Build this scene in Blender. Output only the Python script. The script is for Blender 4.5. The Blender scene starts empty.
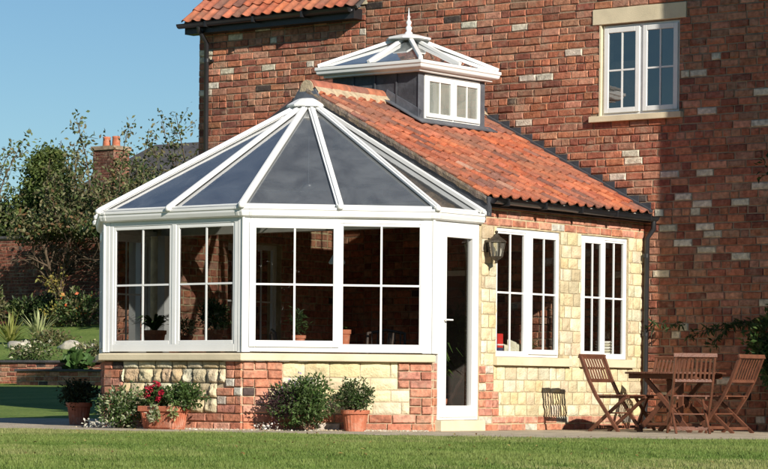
import bpy, bmesh, math, random
import numpy as np
from mathutils import Vector, Matrix, noise
RND = random.Random(7)
PI = math.pi
scene = bpy.context.scene
COL = scene.collection
ZV = Vector((0, 0, 1))
V3 = lambda *a: Vector(a)

# ---------------------------------------------------------------- materials
def new_mat(name):
    m = bpy.data.materials.new(name); m.use_nodes = True
    nt = m.node_tree; nt.nodes.clear()
    return m, nt
def N(nt, t, **kw):
    n = nt.nodes.new(t)
    for k, v in kw.items(): setattr(n, k, v)
    return n
def simple(name, col, rough=.6, var=.15, scale=6., bump=.0, bscale=40., use_col=False, spec=.5, metal=0., dirt=None, dirt_scale=2., transl=0., stretch=None):
    m, nt = new_mat(name); L = nt.links.new
    out = N(nt, 'ShaderNodeOutputMaterial'); b = N(nt, 'ShaderNodeBsdfPrincipled')
    b.inputs['Roughness'].default_value = rough; b.inputs['Metallic'].default_value = metal
    b.inputs['Specular IOR Level'].default_value = spec
    tc = N(nt, 'ShaderNodeTexCoord'); vec = tc.outputs['Object']
    if stretch:
        mp = N(nt, 'ShaderNodeMapping'); mp.inputs['Scale'].default_value = stretch
        L(vec, mp.inputs[0]); vec = mp.outputs[0]
    nz = N(nt, 'ShaderNodeTexNoise'); nz.inputs['Scale'].default_value = scale; nz.inputs['Detail'].default_value = 6
    L(vec, nz.inputs['Vector'])
    mr = N(nt, 'ShaderNodeMapRange'); mr.inputs[1].default_value = .3; mr.inputs[2].default_value = .7
    mr.inputs[3].default_value = 1 - var; mr.inputs[4].default_value = 1 + var
    L(nz.outputs[0], mr.inputs[0])
    if use_col:
        at = N(nt, 'ShaderNodeAttribute'); at.attribute_name = 'Col'; c0 = at.outputs['Color']
    else:
        rg = N(nt, 'ShaderNodeRGB'); rg.outputs[0].default_value = (*col, 1); c0 = rg.outputs[0]
    vm = N(nt, 'ShaderNodeVectorMath', operation='SCALE')
    L(c0, vm.inputs[0]); L(mr.outputs[0], vm.inputs['Scale'])
    c = vm.outputs[0]
    if dirt:
        dn = N(nt, 'ShaderNodeTexNoise'); dn.inputs['Scale'].default_value = dirt_scale; dn.inputs['Detail'].default_value = 8
        dn.inputs['Roughness'].default_value = .65
        L(vec, dn.inputs['Vector'])
        dr = N(nt, 'ShaderNodeMapRange'); dr.inputs[1].default_value = .52; dr.inputs[2].default_value = .72
        dr.inputs[4].default_value = dirt[3]
        L(dn.outputs[0], dr.inputs[0])
        mx = N(nt, 'ShaderNodeMix', data_type='RGBA'); mx.inputs[7].default_value = (*dirt[:3], 1)
        L(dr.outputs[0], mx.inputs[0]); L(c, mx.inputs[6]); c = mx.outputs[2]
    L(c, b.inputs['Base Color'])
    if bump:
        bn = N(nt, 'ShaderNodeTexNoise'); bn.inputs['Scale'].default_value = bscale; bn.inputs['Detail'].default_value = 5
        L(vec, bn.inputs['Vector'])
        bp = N(nt, 'ShaderNodeBump'); bp.inputs['Strength'].default_value = bump; bp.inputs['Distance'].default_value = .02
        L(bn.outputs[0], bp.inputs['Height']); L(bp.outputs[0], b.inputs['Normal'])
    if transl:
        tr = N(nt, 'ShaderNodeBsdfTranslucent'); L(c, tr.inputs['Color'])
        ms = N(nt, 'ShaderNodeMixShader'); ms.inputs[0].default_value = transl
        L(b.outputs[0], ms.inputs[1]); L(tr.outputs[0], ms.inputs[2]); L(ms.outputs[0], out.inputs[0])
    else:
        L(b.outputs[0], out.inputs[0])
    return m
def glass(name, tint, rough=0., diffuse=None, dmix=0., refl=1.0, mult=2.0):
    m, nt = new_mat(name); L = nt.links.new
    out = N(nt, 'ShaderNodeOutputMaterial')
    tr = N(nt, 'ShaderNodeBsdfTransparent'); tr.inputs[0].default_value = (*tint, 1)
    gl = N(nt, 'ShaderNodeBsdfGlossy'); gl.inputs['Roughness'].default_value = rough
    gl.inputs['Color'].default_value = (refl, refl, refl, 1)
    fr = N(nt, 'ShaderNodeFresnel'); fr.inputs[0].default_value = 1.52
    mu = N(nt, 'ShaderNodeMath', operation='MULTIPLY'); mu.inputs[1].default_value = mult; mu.use_clamp = True
    L(fr.outputs[0], mu.inputs[0])
    src = tr.outputs[0]
    if diffuse:
        df = N(nt, 'ShaderNodeBsdfDiffuse'); df.inputs[0].default_value = (*diffuse, 1)
        m1 = N(nt, 'ShaderNodeMixShader')
        tcd = N(nt, 'ShaderNodeTexCoord'); mpd = N(nt, 'ShaderNodeMapping'); mpd.inputs['Scale'].default_value = (1.3, 1.3, .6); L(tcd.outputs['Object'], mpd.inputs[0])
        nd = N(nt, 'ShaderNodeTexNoise'); nd.inputs['Scale'].default_value = 1.6; nd.inputs['Detail'].default_value = 7; nd.inputs['Roughness'].default_value = .62; nd.inputs['Distortion'].default_value = .6; L(mpd.outputs[0], nd.inputs['Vector'])
        md = N(nt, 'ShaderNodeMapRange'); md.inputs[1].default_value = .3; md.inputs[2].default_value = .7; md.inputs[3].default_value = dmix * .55; md.inputs[4].default_value = min(1, dmix * 1.4); L(nd.outputs[0], md.inputs[0]); L(md.outputs[0], m1.inputs[0])
        L(src, m1.inputs[1]); L(df.outputs[0], m1.inputs[2]); src = m1.outputs[0]
    # gently uneven panes
    tc = N(nt, 'ShaderNodeTexCoord'); nz = N(nt, 'ShaderNodeTexNoise'); nz.inputs['Scale'].default_value = 2.2
    L(tc.outputs['Object'], nz.inputs['Vector'])
    bp = N(nt, 'ShaderNodeBump'); bp.inputs['Strength'].default_value = .06; bp.inputs['Distance'].default_value = .05
    L(nz.outputs[0], bp.inputs['Height']); L(bp.outputs[0], gl.inputs['Normal'])
    ms = N(nt, 'ShaderNodeMixShader'); L(mu.outputs[0], ms.inputs[0]); L(src, ms.inputs[1]); L(gl.outputs[0], ms.inputs[2])
    L(ms.outputs[0], out.inputs[0])
    return m

M = {}
M['brick'] = simple('old_brick', (.3, .1, .06), .92, .38, 18, .5, 55, use_col=True, spec=.2, dirt=(.40, .31, .22, .66), dirt_scale=5)
M['mortar'] = simple('lime_mortar', (.50, .40, .27), .95, .25, 9, .6, 60, spec=.1)
M['mortar_dark'] = simple('grimy_mortar', (.31, .23, .16), .95, .35, 7, .6, 60, spec=.1)
M['stone'] = simple('cream_limestone', (.6, .5, .3), .9, .14, 12, .7, 45, use_col=True, spec=.2, dirt=(.42, .30, .15, .62), dirt_scale=4.5)
M['stone_mortar'] = simple('cream_mortar', (.50, .41, .26), .95, .25, 9, .5, 60, spec=.1)
M['cast_stone'] = simple('sandstone_sill', (.68, .59, .41), .85, .10, 3, .25, 90, spec=.25, dirt=(.40, .34, .24, .35), dirt_scale=2.5)
M['white'] = simple('white_upvc', (.79, .79, .775), .36, .04, 2, 0, spec=.5, dirt=(.60, .585, .53, .30), dirt_scale=2.6)
M['white_old'] = simple('white_upvc_weathered', (.76, .76, .74), .38, .05, 3, 0, spec=.5, dirt=(.60, .60, .56, .3), dirt_scale=4)
M['black'] = simple('black_plastic', (.018, .018, .02), .38, .2, 5, 0)
M['lead'] = simple('sheet_lead', (.11, .12, .14), .55, .25, 5, .3, 18, dirt=(.22, .23, .25, .7), dirt_scale=3, metal=.25)
M['lead_dark'] = simple('dark_lead', (.05, .053, .062), .6, .3, 6, .3, 20, dirt=(.10, .105, .12, .5), dirt_scale=5)
M['tile'] = simple('clay_pantile', (.5, .15, .07), .85, .25, 10, .5, 60, use_col=True, spec=.25, dirt=(.20, .12, .085, .75), dirt_scale=4)
M['glass'] = glass('window_glass', (.95, .97, .96))
M['roof_glass'] = glass('tinted_roof_glass', (.66, .68, .69), .08, (.27, .285, .29), .38, mult=2.2)
M['lantern_glass'] = glass('lantern_roof_glass', (.55, .62, .62), .02, (.42, .46, .47), .5)
M['leaf'] = simple('leaf', (.06, .1, .03), .55, .2, 3, 0, use_col=True, transl=.28, spec=.35)
M['bark'] = simple('bark', (.11, .08, .055), .9, .3, 12, .8, 30, spec=.1)
M['petal'] = simple('petal', (.6, .03, .06), .6, .15, 9, 0, use_col=True, transl=.2)
M['terracotta'] = simple('terracotta', (.46, .145, .075), .85, .2, 8, .3, 70, dirt=(.50, .38, .29, .6), dirt_scale=7)
M['teak'] = simple('oiled_teak', (.135, .052, .029), .5, .28, 9, .25, 60, spec=.4, stretch=(1, 1, 1))
M['iron'] = simple('antique_bronze', (.075, .062, .045), .5, .3, 30, .3, 60, metal=.5)
M['upper_glass'] = glass('upper_window_glass', (.8, .86, .88), mult=4.5)
M['lantern_pane'] = glass('lantern_glass_painted_lit', (.75, .8, .76), 0, (.52, .56, .50), .42)  # pale diffuse mixed into the pane stands in for the lit white lining
M['lamp_glass'] = glass('lamp_glass', (.80, .78, .70), .05, (.5, .47, .40), .25)
M['slate'] = simple('slate', (.075, .07, .072), .8, .3, 3, .6, 14, dirt=(.17, .155, .13, .5), dirt_scale=1.2)
M['plaster'] = simple('interior_plaster', (.55, .52, .46), .9, .06, 2)
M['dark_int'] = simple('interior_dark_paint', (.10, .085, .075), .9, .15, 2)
M['floor_tile'] = simple('interior_floor_tile', (.24, .16, .11), .5, .15, 4)
M['cloth'] = simple('white_cloth', (.75, .73, .68), .9, .06, 6)
M['cane'] = simple('dark_cane', (.055, .035, .025), .6, .3, 30)
M['ceramic_red'] = simple('red_tin', (.60, .035, .03), .4, .1, 5)
M['navy'] = simple('navy_tin', (.03, .04, .12), .4, .1, 5)
M['cream_paper'] = simple('cream_paper', (.62, .58, .45), .9, .1, 10)
M['rock'] = simple('pale_rock', (.46, .42, .34), .9, .2, 6, .8, 12)
M['soil'] = simple('soil', (.05, .035, .022), .95, .4, 6, .8, 14)
M['chain'] = simple('grey_metal', (.2, .2, .21), .4, .1, 9, metal=.8)

def paving_mat():
    m, nt = new_mat('patio_gravel_stone'); L = nt.links.new
    out = N(nt, 'ShaderNodeOutputMaterial'); b = N(nt, 'ShaderNodeBsdfPrincipled')
    b.inputs['Roughness'].default_value = .9; b.inputs['Specular IOR Level'].default_value = .2
    tc = N(nt, 'ShaderNodeTexCoord')
    br = N(nt, 'ShaderNodeTexBrick'); br.inputs['Scale'].default_value = 1.0
    br.inputs['Brick Width'].default_value = .62; br.inputs['Row Height'].default_value = .45; br.inputs['Mortar Size'].default_value = .012
    br.inputs['Color1'].default_value = (.52, .44, .32, 1); br.inputs['Color2'].default_value = (.46, .39, .29, 1)
    br.inputs['Mortar'].default_value = (.17, .145, .11, 1)
    L(tc.outputs['Object'], br.inputs['Vector'])
    nz = N(nt, 'ShaderNodeTexNoise'); nz.inputs['Scale'].default_value = 4; nz.inputs['Detail'].default_value = 9
    L(tc.outputs['Object'], nz.inputs['Vector'])
    mr = N(nt, 'ShaderNodeMapRange'); mr.inputs[1].default_value = .3; mr.inputs[2].default_value = .7; mr.inputs[3].default_value = .72; mr.inputs[4].default_value = 1.22
    L(nz.outputs[0], mr.inputs[0])
    vm = N(nt, 'ShaderNodeVectorMath', operation='SCALE'); L(br.outputs[0], vm.inputs[0]); L(mr.outputs[0], vm.inputs['Scale'])
    L(vm.outputs[0], b.inputs['Base Color'])
    bn = N(nt, 'ShaderNodeTexNoise'); bn.inputs['Scale'].default_value = 60; L(tc.outputs['Object'], bn.inputs['Vector'])
    bp = N(nt, 'ShaderNodeBump'); bp.inputs['Strength'].default_value = .6; bp.inputs['Distance'].default_value = .02
    L(bn.outputs[0], bp.inputs['Height']); L(bp.outputs[0], b.inputs['Normal']); L(b.outputs[0], out.inputs[0])
    return m
M['paving'] = paving_mat()
def ground_mat():
    m, nt = new_mat('mown_grass_ground'); L = nt.links.new
    out = N(nt, 'ShaderNodeOutputMaterial'); b = N(nt, 'ShaderNodeBsdfPrincipled')
    b.inputs['Roughness'].default_value = .9; b.inputs['Specular IOR Level'].default_value = .15
    tc = N(nt, 'ShaderNodeTexCoord')
    n1 = N(nt, 'ShaderNodeTexNoise'); n1.inputs['Scale'].default_value = .7; n1.inputs['Detail'].default_value = 5
    n2 = N(nt, 'ShaderNodeTexNoise'); n2.inputs['Scale'].default_value = 14; n2.inputs['Detail'].default_value = 7
    L(tc.outputs['Object'], n1.inputs['Vector']); L(tc.outputs['Object'], n2.inputs['Vector'])
    ad = N(nt, 'ShaderNodeMath', operation='ADD'); L(n1.outputs[0], ad.inputs[0]); L(n2.outputs[0], ad.inputs[1])
    cr = N(nt, 'ShaderNodeValToRGB'); e = cr.color_ramp.elements
    e[0].position = .35; e[0].color = (.09, .155, .03, 1); e[1].position = .68; e[1].color = (.22, .28, .07, 1)
    hf = N(nt, 'ShaderNodeMath', operation='MULTIPLY'); hf.inputs[1].default_value = .5
    L(ad.outputs[0], hf.inputs[0]); L(hf.outputs[0], cr.inputs[0]); L(cr.outputs[0], b.inputs['Base Color'])
    bp = N(nt, 'ShaderNodeBump'); bp.inputs['Strength'].default_value = 1; bp.inputs['Distance'].default_value = .05
    L(n2.outputs[0], bp.inputs['Height']); L(bp.outputs[0], b.inputs['Normal']); L(b.outputs[0], out.inputs[0])
    return m
M['ground'] = ground_mat()
M['blade'] = simple('grass_blade', (.1, .15, .03), .6, .12, 1.0, 0, use_col=True, transl=.25, spec=.3)

# ---------------------------------------------------------------- mesh helpers
class Fr:
    """wall frame: O origin, u along (left to right seen from outside), n outward"""
    def __init__(s, O, n, u=None):
        s.O = Vector(O); s.n = Vector(n).normalized(); s.u = ZV.cross(s.n).normalized() if u is None else Vector(u).normalized(); s.z = ZV
    def p(s, a, z, b=0.): return s.O + s.u * a + s.z * z + s.n * b
class Fr3(Fr):
    def __init__(s, O, u, z, n):
        s.O = Vector(O); s.u = Vector(u).normalized(); s.z = Vector(z).normalized(); s.n = Vector(n).normalized()
WORLD = Fr3((0, 0, 0), (1, 0, 0), (0, 0, 1), (0, -1, 0))
class MB:
    def __init__(s): s.v = []; s.f = []; s.c = []; s.m = []; s.sm = []
    def add(s, verts, faces, col=(.5, .5, .5), mi=0, smooth=False):
        o = len(s.v); s.v += [tuple(v) for v in verts]
        for f in faces:
            s.f.append(tuple(i + o for i in f)); s.c.append(col); s.m.append(mi); s.sm.append(smooth)
    def box(s, fr, a0, a1, z0, z1, b0, b1, col=(.5, .5, .5), mi=0):
        P = [fr.p(a, z, b) for b in (b0, b1) for z in (z0, z1) for a in (a0, a1)]
        s.add(P, [(0, 2, 3, 1), (4, 5, 7, 6), (0, 1, 5, 4), (2, 6, 7, 3), (0, 4, 6, 2), (1, 3, 7, 5)], col, mi)
    def wbox(s, x0, x1, y0, y1, z0, z1, col=(.5, .5, .5), mi=0):
        P = [Vector((x, y, z)) for z in (z0, z1) for y in (y0, y1) for x in (x0, x1)]
        s.add(P, [(0, 2, 3, 1), (4, 5, 7, 6), (0, 1, 5, 4), (2, 6, 7, 3), (0, 4, 6, 2), (1, 3, 7, 5)], col, mi)
    def brick(s, fr, a0, a1, z0, z1, b, col, ch=.008, j=.003, back=-.03, mi=0):
        R = RND.uniform
        def ring(i, bb, jj): return [fr.p(x + R(-jj, jj), z + R(-jj, jj), bb + R(-jj, jj)) for x, z in ((a0 + i, z0 + i), (a1 - i, z0 + i), (a1 - i, z1 - i), (a0 + i, z1 - i))]
        v = ring(ch, b, j) + ring(0, b - ch, j * .5) + ring(0, back, 0)
        s.add(v, [(0, 1, 2, 3)] + [(4 + i, 4 + (i + 1) % 4, (i + 1) % 4, i) for i in range(4)] + [(8 + i, 8 + (i + 1) % 4, 4 + (i + 1) % 4, 4 + i) for i in range(4)], col, mi)
    def stone(s, fr, a0, a1, z0, z1, b, col, bulge=.03, rough=.012, back=-.03, nx=6, nz=5, mi=0, rim=.25):
        sd = Vector((RND.uniform(0, 99), RND.uniform(0, 99), RND.uniform(0, 99)))
        v = []; f = []
        tilt = (RND.uniform(-.5, .5) * rough, RND.uniform(-.5, .5) * rough)
        for k in range(nz + 1):
            for i in range(nx + 1):
                x = i / nx; z = k / nz
                X = 2 * x - 1; Z = 2 * z - 1
                r = max(0, 1 - abs(X) ** 4) * max(0, 1 - abs(Z) ** 4)
                nn = 1.1 * noise.noise(sd + Vector((x * 1.8, z * 1.8, 0))) + .6 * noise.cell(sd * 3 + Vector((x * 2.7, z * 2.3, 0))) + .5 * noise.noise(sd * 2 + Vector((x * 6, z * 6, 0)))
                # rounded outline
                cr_ = .09 if rim < .5 else .03; kx = 1 - cr_ * (abs(Z) ** 5); kz = 1 - cr_ * (abs(X) ** 5)
                wob = .035 * noise.noise(sd + Vector((x * 3, z * 3, 7)))
                xa = (a0 + a1) / 2 + (a1 - a0) / 2 * (X * kx + wob * (1 - abs(X) * .3)); za = (z0 + z1) / 2 + (z1 - z0) / 2 * (Z * kz + wob)
                v.append(fr.p(xa, za, back + (b - back) * (rim + (1 - rim) * (r ** .4)) + bulge * r + rough * 1.6 * nn * (r ** .5) + (tilt[0] * X + tilt[1] * Z) * r))
        for k in range(nz):
            for i in range(nx):
                q = k * (nx + 1) + i; f.append((q, q + 1, q + nx + 2, q + nx + 1))
        s.add(v, f, col, mi, True)
    def tube(s, pts, r0, r1=None, seg=8, col=(.5, .5, .5), mi=0, caps=True):
        r1 = r0 if r1 is None else r1
        pts = [Vector(p) for p in pts]; n = len(pts); v = []; f = []
        up = Vector((0, 0, 1))
        t0 = (pts[1] - pts[0]).normalized()
        if abs(t0.z) > .9: up = Vector((1, 0, 0))
        side = t0.cross(up).normalized()
        for i, p in enumerate(pts):
            t = (pts[min(i + 1, n - 1)] - pts[max(i - 1, 0)]).normalized()
            side = (side - t * side.dot(t)).normalized(); u2 = t.cross(side)
            r = r0 + (r1 - r0) * i / (n - 1)
            for k in range(seg):
                a = 2 * PI * k / seg; v.append(p + side * (math.cos(a) * r) + u2 * (math.sin(a) * r))
        for i in range(n - 1):
            for k in range(seg):
                f.append((i * seg + k, i * seg + (k + 1) % seg, (i + 1) * seg + (k + 1) % seg, (i + 1) * seg + k))
        s.add(v, f, col, mi, True)
        if caps: s.add(v[:seg], [tuple(range(seg))[::-1]], col, mi); s.add(v[-seg:], [tuple(range(seg))], col, mi)
    def lathe(s, c, prof, seg=20, col=(.5, .5, .5), mi=0, ax=None, sx=1, sy=1, rot=0, smooth=True):
        v = []; f = []; c = Vector(c)
        for r, z in prof:
            for k in range(seg):
                a = 2 * PI * k / seg + rot; v.append(c + Vector((math.cos(a) * r * sx, math.sin(a) * r * sy, z)))
        for i in range(len(prof) - 1):
            for k in range(seg): f.append((i * seg + k, i * seg + (k + 1) % seg, (i + 1) * seg + (k + 1) % seg, (i + 1) * seg + k))
        s.add(v, f, col, mi, smooth)
        s.add([v[k] for k in range(seg)], [tuple(range(seg))[::-1]], col, mi); s.add(v[-seg:], [tuple(range(seg))], col, mi)
    def bar(s, p0, p1, w, h, up=(0, 0, 1), col=(.5, .5, .5), mi=0):
        p0 = Vector(p0); p1 = Vector(p1); t = (p1 - p0).normalized(); sd = t.cross(Vector(up)).normalized(); u2 = sd.cross(t)
        P = [q + sd * (x * w / 2) + u2 * (y * h / 2) for q in (p0, p1) for y in (-1, 1) for x in (-1, 1)]
        s.add(P, [(0, 2, 3, 1), (4, 5, 7, 6), (0, 1, 5, 4), (2, 6, 7, 3), (0, 4, 6, 2), (1, 3, 7, 5)], col, mi)
    def build(s, name, mats, parent=None, bevel=0):
        s.stuff = (name == 'flower' and len(s.f) > 60)
        me = bpy.data.meshes.new(name)
        off = Vector(parent['_o']) if parent is not None and '_o' in parent else Vector((0, 0, 0))
        vs = np.array(s.v, dtype=np.float32) - np.array(off, dtype=np.float32) if s.v else []
        me.from_pydata([tuple(x) for x in vs], [], s.f)
        if not isinstance(mats, (list, tuple)): mats = [mats]
        for m in mats: me.materials.append(m)
        me.polygons.foreach_set('material_index', s.m); me.polygons.foreach_set('use_smooth', s.sm)
        at = me.attributes.new('Col', 'FLOAT_COLOR', 'FACE')
        at.data.foreach_set('color', np.array([(*c, 1.) for c in s.c], dtype=np.float32).ravel())
        me.update()
        o = bpy.data.objects.new(name, me); COL.objects.link(o)
        if parent is not None:
            o.parent = parent; o['_o'] = tuple(off)
        else: o['_o'] = (0., 0., 0.)
        if s.stuff: o['kind'] = 'stuff'
        if bevel:
            b = o.modifiers.new('bevel', 'BEVEL'); b.width = bevel; b.segments = 2; b.limit_method = 'ANGLE'
        return o
def tag(o, label, cat, group=None):
    o['label'] = label; o['category'] = cat
    if group: o['group'] = group
    return o
def thing(name, label, cat, loc=(0, 0, 0), group=None):
    o = bpy.data.objects.new(name, None); COL.objects.link(o); o.location = loc; o['_o'] = tuple(float(x) for x in loc); o.empty_display_size = .1
    return tag(o, label, cat, group)
def copy_thing(o, loc, rz, label=None, parent=None, scale=None):
    c = o.copy(); COL.objects.link(c); c.parent = parent
    if parent is None:
        c.location = loc; c.rotation_euler = (0, 0, rz)
        if label: c['label'] = label
        if scale: c.scale = (scale,) * 3
    for ch in list(o.children): copy_thing(ch, None, None, None, c)
    return c
def struct(o): o['kind'] = 'structure'; return o

def jit(c, k=.12, r=RND):
    f = 1 + r.uniform(-k, k); return (c[0] * f * (1 + r.uniform(-.05, .05)), c[1] * f, c[2] * f * (1 + r.uniform(-.06, .06)))
PAL_MAIN = [(.38, .140, .082), (.33, .118, .072), (.42, .170, .10), (.27, .098, .065), (.35, .155, .10), (.39, .16, .09), (.46, .22, .14), (.21, .08, .056), (.34, .175, .115), (.30, .105, .065), (.40, .20, .13)]
PAL_WARM = [(.46, .19, .115), (.42, .165, .10), (.50, .225, .145), (.38, .15, .095), (.52, .26, .18), (.44, .20, .14)]
def brick_col(pal, white=.0, dark=.03):
    q = RND.random()
    if pal is PAL_WARM: dark = .004
    if q < dark: return jit((.075, .055, .05), .3)
    if q < dark + white: return jit((.50, .46, .38), .15)
    return jit(RND.choice(pal), .14)
def overlaps(rects, a0, a1, zm):
    """subtract rects covering height zm from [a0,a1]"""
    segs = [(a0, a1)]
    for r in rects:
        if r[2] <= zm <= r[3]:
            ns = []
            for x, y in segs:
                if r[1] <= x or r[0] >= y: ns.append((x, y)); continue
                if x < r[0]: ns.append((x, r[0]))
                if y > r[1]: ns.append((r[1], y))
            segs = ns
    return [q for q in segs if q[1] - q[0] > .025]
def bricks(mb, fr, a0, a1, z0, z1, pal=PAL_MAIN, holes=(), ch=.097, bl=.272, white=.0, whites=(), edge=None, dark=.015, b=.0, mi=0, jj=.0045):
    n = round((z1 - z0) / ch); h = (z1 - z0) / n; J = .013
    for k in range(n):
        zb = z0 + k * h; zm = zb + h / 2
        A0, A1 = (a0, a1) if edge is None else edge(k, n, zm)
        hd = RND.random() < .2
        x = A0 - (0 if k % 2 else bl / 2) if edge is None else A0
        first = True
        while x < A1 - .02:
            L = bl * RND.uniform(.93, 1.06) * (.5 if (hd or RND.random() < .12) else 1)
            if edge is not None and first and k % 2: L = bl * .5
            first = False
            e = min(x + L, A1)
            if A1 - e < .05: e = A1
            for s0, s1 in overlaps(holes, max(x, A0), e, zm):
                c = brick_col(pal, white, dark); kp = 1 + .30 * noise.noise(fr.p(s0, zm) * .8) + .15 * noise.noise(fr.p(s0, zm) * 2.7); c = tuple(q * kp for q in c)
                for (wx, wz) in whites:
                    if abs(wz - zm) < h * .5 and s0 <= wx < s1: c = jit((.60, .54, .43), .10)
                q1, q2 = RND.uniform(-.003, .003), RND.uniform(-.003, .003)
                mb.brick(fr, s0 + J / 2, s1 - J / 2, zb + J / 2 + q1, zb + h - J / 2 + q2, b + RND.uniform(-.006, .005), c, j=jj, ch=RND.uniform(.006, .012), mi=mi)
            x = x + L if e < A1 else A1
def panel(mb, fr, a0, a1, z0, z1, holes, b0, b1, mi=0, topf=None):
    xs = sorted({a0, a1, *[min(max(h[i], a0), a1) for h in holes for i in (0, 1)]})
    zs = sorted({z0, z1, *[min(max(h[i], z0), z1) for h in holes for i in (2, 3)]})
    def solid(i, k):
        if i < 0 or k < 0 or i >= len(xs) - 1 or k >= len(zs) - 1: return False
        x = (xs[i] + xs[i + 1]) / 2; z = (zs[k] + zs[k + 1]) / 2
        return not any(h[0] < x < h[1] and h[2] < z < h[3] for h in holes)
    for i in range(len(xs) - 1):
        for k in range(len(zs) - 1):
            if not solid(i, k): continue
            P = [fr.p(a, z, b) for b in (b0, b1) for z in (zs[k], zs[k + 1]) for a in (xs[i], xs[i + 1])]
            F = [(0, 2, 3, 1), (4, 5, 7, 6)]
            if not solid(i, k - 1): F.append((0, 1, 5, 4))
            if not solid(i, k + 1): F.append((2, 6, 7, 3))
            if not solid(i - 1, k): F.append((0, 4, 6, 2))
            if not solid(i + 1, k): F.append((1, 3, 7, 5))
            mb.add(P, F, (.3, .25, .18), mi)
ST_PAL = [(.66, .57, .37), (.69, .61, .41), (.63, .53, .32), (.70, .63, .45), (.66, .55, .35), (.60, .53, .38), (.68, .56, .33), (.56, .46, .30)]
def stones(mb, fr, a0, a1, z0, z1, hs, wl, holes=(), edge=None, bulge=.012, rough=.006, b=.0, mi=0, pal=ST_PAL, nx=6, nz=5, rim=.25):
    z = z0; k = 0
    while z < z1 - .03:
        h = RND.uniform(*hs)
        if z1 - (z + h) < hs[0] * .6: h = z1 - z
        zm = z + h / 2
        A0, A1 = (a0, a1) if edge is None else edge(zm)
        x = A0 - RND.uniform(0, wl[0])
        while x < A1 - .02:
            L = RND.uniform(*wl); e = min(x + L, A1)
            if A1 - e < wl[0] * .4: e = A1
            for s0, s1 in overlaps(holes, max(x, A0), e, zm):
                mb.stone(fr, s0 + .005, s1 - .005, z + .004 + RND.uniform(0, .006), z + h - .004, b, jit(RND.choice(pal), .10), bulge, rough, nx=nx, nz=nz, mi=mi, rim=rim)
            x = e if e < A1 else A1
        z += h; k += 1

# ---------------------------------------------------------------- windows
def frame_rect(mb, fr, u0, u1, z0, z1, w, b0, b1, wb=None, wt=None):
    wb = w if wb is None else wb; wt = w if wt is None else wt
    mb.box(fr, u0, u0 + w, z0, z1, b0, b1); mb.box(fr, u1 - w, u1, z0, z1, b0, b1)
    mb.box(fr, u0 + w, u1 - w, z0, z0 + wb, b0, b1); mb.box(fr, u0 + w, u1 - w, z1 - wt, z1, b0, b1)
def pane_mesh(parent, fr, u0, u1, z0, z1, b, mat, name='pane'):
    g = MB(); P = [fr.p(u0, z0, b), fr.p(u1, z0, b), fr.p(u1, z1, b), fr.p(u0, z1, b)]
    g.add(P, [(0, 1, 2, 3)])
    return g.build(name, mat, parent)
def window(root, fr, u0, u1, z0, z1, lights, W=.06, fb=.04, ft=.04, b1=.0, dep=.07, mat=None, bars=(1, 1), gm=None):
    """lights: list of (ua, ub, opens)"""
    mat = mat or M['white']; gm = gm or M['glass']
    b0 = b1 - dep
    f = MB(); frame_rect(f, fr, u0, u1, z0, z1, W * .5, b0, b1, fb, ft)
    for i in range(len(lights) - 1):
        f.box(fr, lights[i][1], lights[i + 1][0], z0 + fb, z1 - ft, b0, b1 - .001)
    win = f.build('window', mat, root, .004)
    for (a, c, op) in lights:
        sash = MB(); w = W if op else W * .45; pr = b1 + (.022 if op else -.008)
        ee = .006 if op else -.0
        gb_ = pr - .018
        frame_rect(sash, fr, a - ee, c + ee, z0 + fb - ee, z1 - ft + ee, w, gb_ - .02, pr)
        sash.build('sash', mat, win, .006)
        ga, gc, gz0, gz1 = a + w - ee, c - w + ee, z0 + fb + w - ee, z1 - ft - w + ee
        gb = pr - .018
        pane_mesh(win, fr, ga - .005, gc + .005, gz0 - .005, gz1 + .005, gb, gm)
        br = MB(); bw = .011
        nv, nh = bars
        for i in range(nv):
            x = ga + (gc - ga) * (i + 1) / (nv + 1); br.box(fr, x - bw, x + bw, gz0, gz1, gb - .006, gb + .010)
        for i in range(nh):
            z = gz0 + (gz1 - gz0) * (i + 1) / (nh + 1)
            lo = ga
            for j in range(nv + 1):
                hi = ga + (gc - ga) * (j + 1) / (nv + 1)
                br.box(fr, lo + (bw if j else 0), hi - (bw if j < nv else 0), z - bw, z + bw, gb - .006, gb + .009)
                lo = hi
        if nv or nh: br.build('glazing_bar', mat, win)
    return win

# ================================================================ MAIN HOUSE
WHITES = [(-6.43, 5.59), (-6.22, 5.49), (-7.08, 5.5), (-4.71, 5.49), (-5.57, 5.1), (-6.43, 5.01), (-7.19, 5.01), (-7.32, 4.91), (-7.6, 5.38), (-7.6, 5.24), (-7.6, 4.73), (-1.93, 5.29), (-1.1, 4.92), (-1.95, 4.62), (-1.7, 4.61), (0.83, 4.02), (1.62, 4.22), (1.59, 3.82), (0.54, 4.51), (0.78, 4.51), (-0.14, 3.53), (1.05, 4.72), (0.46, 3.24), (0.99, 3.25), (1.7, 3.05), (0.54, 2.95), (0.92, 2.87), (1.46, 2.87), (0.26, 2.76), (0.79, 2.76), (0.24, 2.57), (1.02, 2.56), (0.89, 2.47), (0.49, 2.37), (0.89, 2.27), (1.53, 2.17), (0.19, 1.98), (1.77, 1.57), (0.56, 1.29), (0.46, 1.2), (-0.33, 3.42), (-0.41, 3.23), (-1.88, 4.02), (1.7, 0.13), (-2.9, 5.4), (-3.6, 5.05), (-4.2, 4.7), (.3, .4), (1.2, .6)]
XL = -7.70; XT = -4.60; ZE = 5.80
house = thing('brick_house', 'large old red brick house with clay tiled roof and upper white casement window', 'house', (-2.5, 0, 0))
frM = Fr((0, 0, 0), (0, -1, 0))     # u=+X
UW = (-.70, .49, 4.055, 5.23)
hl = (UW[0], UW[1], UW[2], UW[3])
INT_DOOR = (-3.3, -2.35, 0, 2.1)
w = MB()
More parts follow.
